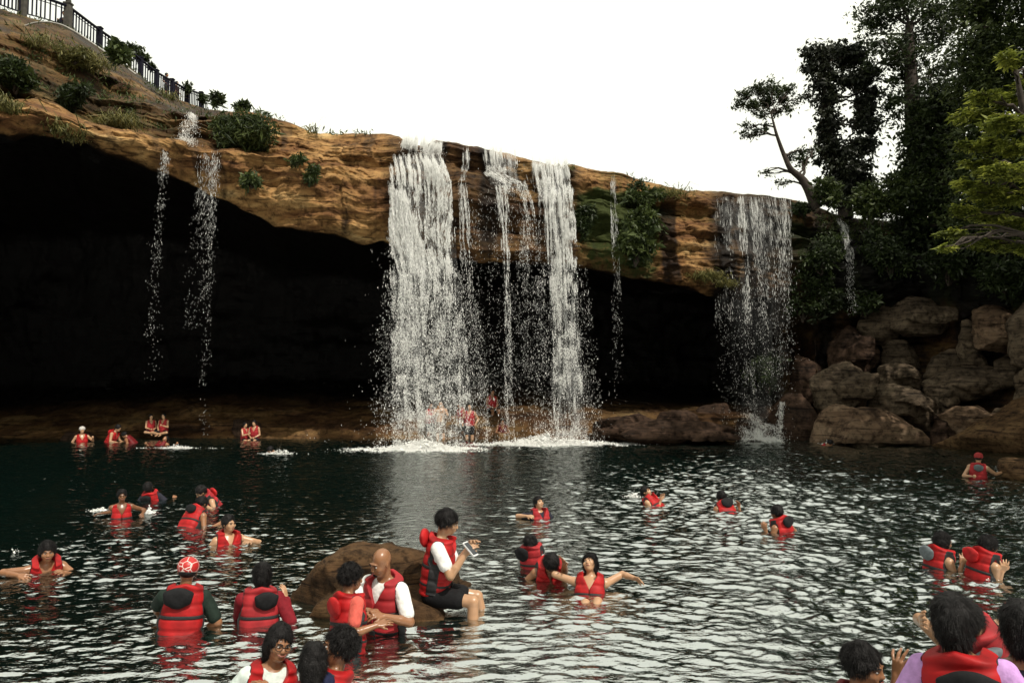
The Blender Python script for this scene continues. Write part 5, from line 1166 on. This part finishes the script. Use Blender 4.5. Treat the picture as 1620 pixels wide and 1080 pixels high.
person('swimmer turned away with a black collar pad, middle one of the three at the right', (1141, 787), 12.7, .95, yaw=-150, lean=38, hpitch=-20, a=PX(1175, 803, -.05), b='front', pa=(.4, 0, -.3), pad=(0, .45, .12, .09), group=GM, up=.05)
person('swimmer with a bare arm forward, rightmost of the three at the right', (1229, 811), 10.9, .95, yaw=-128, lean=16, roll=4, a='back', b=PX(1206, 841, -.2), pb=(-.5, -.2, -.6), pad=(0, .45, .12, .09), group=GM, up=.07, skin='mid')
person('child in a tall red vest and striped shirt seen from behind near the centre', (840, 859), 8.8, .86, yaw=158, lean=-10, roll=4, a='tread', b='front', shirt=(.42, .42, .40), sleeve=.7, pad=(.09, .45, .10, .11), group=GM, up=.13, shorts=(.35, .28, .18), legs=[(PX(838, 915, 0), PX(826, 930, 0)), (PX(848, 918, .1), PX(836, 935, .1))])
person('dark haired person with head bowed and a hand raised beside the floating girl', (872, 891), 8.2, .95, yaw=12, lean=28, hpitch=34, hyaw=-4, a='tread', b=PX(893, 889, -.3), pb=(.3, 0, -1), up=.09, group=GM, hair='short_f', fist=.15, open_=True, skin='mid')
person('girl floating on her back with eyes closed and one arm stretched to the right', (933, 891), 7.95, .93, yaw=-6, lean=-22, hyaw=-14, hpitch=-10, hroll=-12, a=PX(903, 915, .1), b=PX(1014, 913, -.2), pa=(-.6, 0, .2), pb=(.1, .5, .1), group=GM, hair='short_f', skin='light', up=.03, fist=.3, legs=[(PX(925, 962, -.4), PX(915, 985, -.7)), (PX(945, 962, -.4), PX(935, 985, -.7))], shorts=(.2, .02, .02))
person('swimmer with a grey blue collar pad, leftmost of the near right pair', (1492, 857), 8.8, .97, yaw=128, lean=12, roll=0, a=PX(1530, 893, -.15), b='front', pa=(.3, 0, -1), pad=(.04, .43, .12, .09), padm='pad_grey', group=GM, skin='light', up=.07, hair='short_f')
person('swimmer with a red collar pad and bare arm, rightmost of the near right pair', (1564, 863), 8.4, .97, yaw=132, lean=14, roll=-2, a=PX(1592, 908, -.2), b='front', pa=(.3, 0, -1), pad=(.05, .43, .12, .09), padm='vest', group=GM, skin='light', up=.09)
person('man with red head covering beside the rough tan rock, back turned', (1548, 724), 16.6, 1.0, yaw=176, roll=-3, a=PX(1592, 747, 0), b=PX(1538, 756, -.2), pa=(.3, 0, -1), pad=(-.02, .44, .10, .085), padm='pad_grey', group=GM, skin='light', hat=(.28, .03, .03), up=.02)
# far ledge ------------------------------------------------------------------
def ledge_z(px, Y):
    j = int(np.searchsorted(CLIFF_PX, px)); c = CLIFF_V[CLIFF_T > 14.5, j]; return float(np.interp(-Y, -c[:, 1], c[:, 2]))
person('far bather with a pale head band standing in the water, leftmost on the far shore', (130, 680), 26.2, 1.0, yaw=5, a='down', b=PX(148, 693, -.2), group=GF, skin='light', hat=(.5, .48, .45), vst='vest')
person('far bather bending down in a red vest, second from the left on the far shore', (187, 677), 26.3, 1.0, yaw=60, lean=30, a='front', b='front', group=GF, skin='light', pad=(0, .42, .12, .09), padm='vest')
person('far bather low in the water just right of the bending one', (197, 688), 25.8, .9, yaw=-120, lean=45, a='front', b='tread', group=GF, vst='vest_dark')
person('far bather sitting with knees apart on the brown ledge, left one of the upper pair', (239, 659), 27.6, .8, yaw=15, a='lap', b='lap', legs='crossed', group=GF, skin='light', hair='short')
person('far bather sitting on the brown ledge, right one of the upper pair', (259, 658), 27.6, .86, yaw=-30, a='lap', b='front', legs='crossed', group=GF, skin='light')
person('far swimmer floating just below the upper pair', (262, 694), 25.2, .95, yaw=-40, lean=-45, a='tread', b='wide', group=GF, vst='vest_dark')
person('far bather sitting at the ledge foot, left one of the lower pair', (388, 672), 27.2, .8, yaw=45, a='front', b='lap', legs='crossed', group=GF, skin='light')
person('far bather sitting with legs down, right one of the lower pair', (402, 669), 27.1, .86, yaw=-20, a='lap', b='lap', legs='sit', group=GF, skin='light', lean=10)
person('far swimmer thrashing up white spray', (428, 712), 22.4, .95, yaw=-60, lean=50, a='wide', b='front', group=GF, vst=None, shirt=(.02, .02, .02))
person('bather in a red vest behind the broad left veil, leftmost there', (681, 641), 27.6, .95, yaw=40, a='front', b='down', legs='stand', group=GB, shorts=(.02, .02, .03))
person('bare chested man standing behind the broad left veil with arms folded up', (697, 638), 27.3, 1.05, yaw=0, a=(-.1, -.25, .52), b=(.1, -.25, .52), legs='stand', group=GB, vst=None, skin='light', shorts=(.1, .07, .05))
person('bather in a red vest leaning behind the right side of the broad veil', (727, 641), 27.5, .95, yaw=-50, lean=15, a='front', b='front', legs='stand', group=GB)
person('bather in a red vest standing at the right fringe of the broad veil', (743, 643), 27.4, 1.0, yaw=-10, a='down', b='down', legs='stand', group=GB, skin='light')
person('bather in a red vest sitting highest on the rocks between the falls', (779, 620), 29.0, 1.0, yaw=25, lean=8, a='lap', b='lap', legs='sit', group=GB)
person('bather crouching low on the rocks under the middle thread of water', (795, 666), 27.6, .9, yaw=0, lean=20, a='front', b='front', legs='sit', group=GB, vst='vest_dark', skin='mid')
person('swimmer at the waterline in front of the broad brown boulder', (1313, 701), 24.6, .9, yaw=80, lean=45, a='front', b='front', group=GF)
# visitors on the path behind the railing ---------------------------------
GV = 'visitors on the path above the railing'
person('visitor in dark clothes leaning behind the railing post at the upper left', (102, 22), 33.6, 1.0, yaw=-30, lean=10, a='front', b='front', legs='stand', vst=None, shirt=(.012, .012, .02), hair='long', group=GV, sleeve=1.2)
person('upper one of two visitors whose heads show over the lower railing', (264, 119), 44.5, 1.0, yaw=60, legs='stand', a='down', b='down', vst=None, shirt=(.02, .02, .03), group=GV)
person('lower one of two visitors whose heads show over the lower railing', (280, 132), 46, 1.0, yaw=60, legs='stand', a='down', b='down', vst=None, shirt=(.05, .03, .02), group=GV)

# woodland on the slope beside the view: unseen, added to cast shade on the right bank
def shade_trees():
    rg = np.random.default_rng(77); bl = []
    for _ in range(20):
        y = rg.uniform(13.5, 26); x = .70*y+2.6+rg.uniform(0, 9); base = rg.uniform(2, 6)
        for k in range(4):
            bl.append((np.array([x+rg.normal(0, 1), y+rg.normal(0, 1), base+rg.uniform(0, 15)]), (2.2, 2.2, 1.8), 1))
    for _ in range(60):
        a = rad(rg.uniform(100, 300)); d = rg.uniform(19, 32); bl.append((np.array([math.sin(a)*d, math.cos(a)*d, (d-15)*.95+rg.uniform(0, 4)]), (2.5, 2.5, 2.2), 1))
    C, tn = blob_leaves(bl, 60000, rg, .35, .3)
    k = (C[:, 0] > .70*C[:, 1]+1.3) | (C[:, 1] < 4); C, tn = C[k], tn[k]
    tag(leaves('shade_trees', C, .5*rg.lognormal(0, .3, len(C)), 'leaf_dark', None, 5, tone=tn), 'dark woodland added out of view to darken the right bank', 'shade_trees', kind='stuff')
shade_trees()

# low growth on the bank and along the rim
def ground_cover():
    rg = np.random.default_rng(91); n = 52000
    i = rg.integers(0, int((CLIFF_T < 5.6).sum()), n); j = rg.integers(0, len(CLIFF_PX), n); px = CLIFF_PX[j]; t = CLIFF_T[i]; P = CLIFF_V[i, j]+rg.normal(0, .06, (n, 3))
    m = vn(P[:, 0]*.8, P[:, 1]*.8, P[:, 2]*1.4, 12)+.5*vn(P[:, 0]*2.2, P[:, 1]*2.2, P[:, 2]*3, 13)
    left = (px < 335)&(px > -150)&(t > 1.5)&(m > np.interp(t, [1.5, 4, 5.6], [-.25, .0, .2])); rim = (px > 335)&(px < 1340)&(t < 3.1)&(t > 1.5)&(m > np.interp(px, [335, 590, 600, 910, 920, 1000, 1100, 1115, 1255, 1270, 1300], [.2, .5, 9, 9, .5, .1, .2, 9, 9, .2, 0])); right = (px > 1290)&(px < 1700)&(t > 1.5)&(m > 0)
    k = left | rim | right; P, m = P[k], m[k]; n = len(P); L_ = .17*rg.lognormal(0, .22, n)
    o = leaves('ground_cover', P, L_, 'leaf_mid', None, 92, droop=-.5, asp=.22, tone=np.clip(rg.random(n)*.8+.2, 0, 1))
    tag(o, 'low weeds and grass growing over the rock bank', 'ground cover', kind='stuff')
ground_cover()
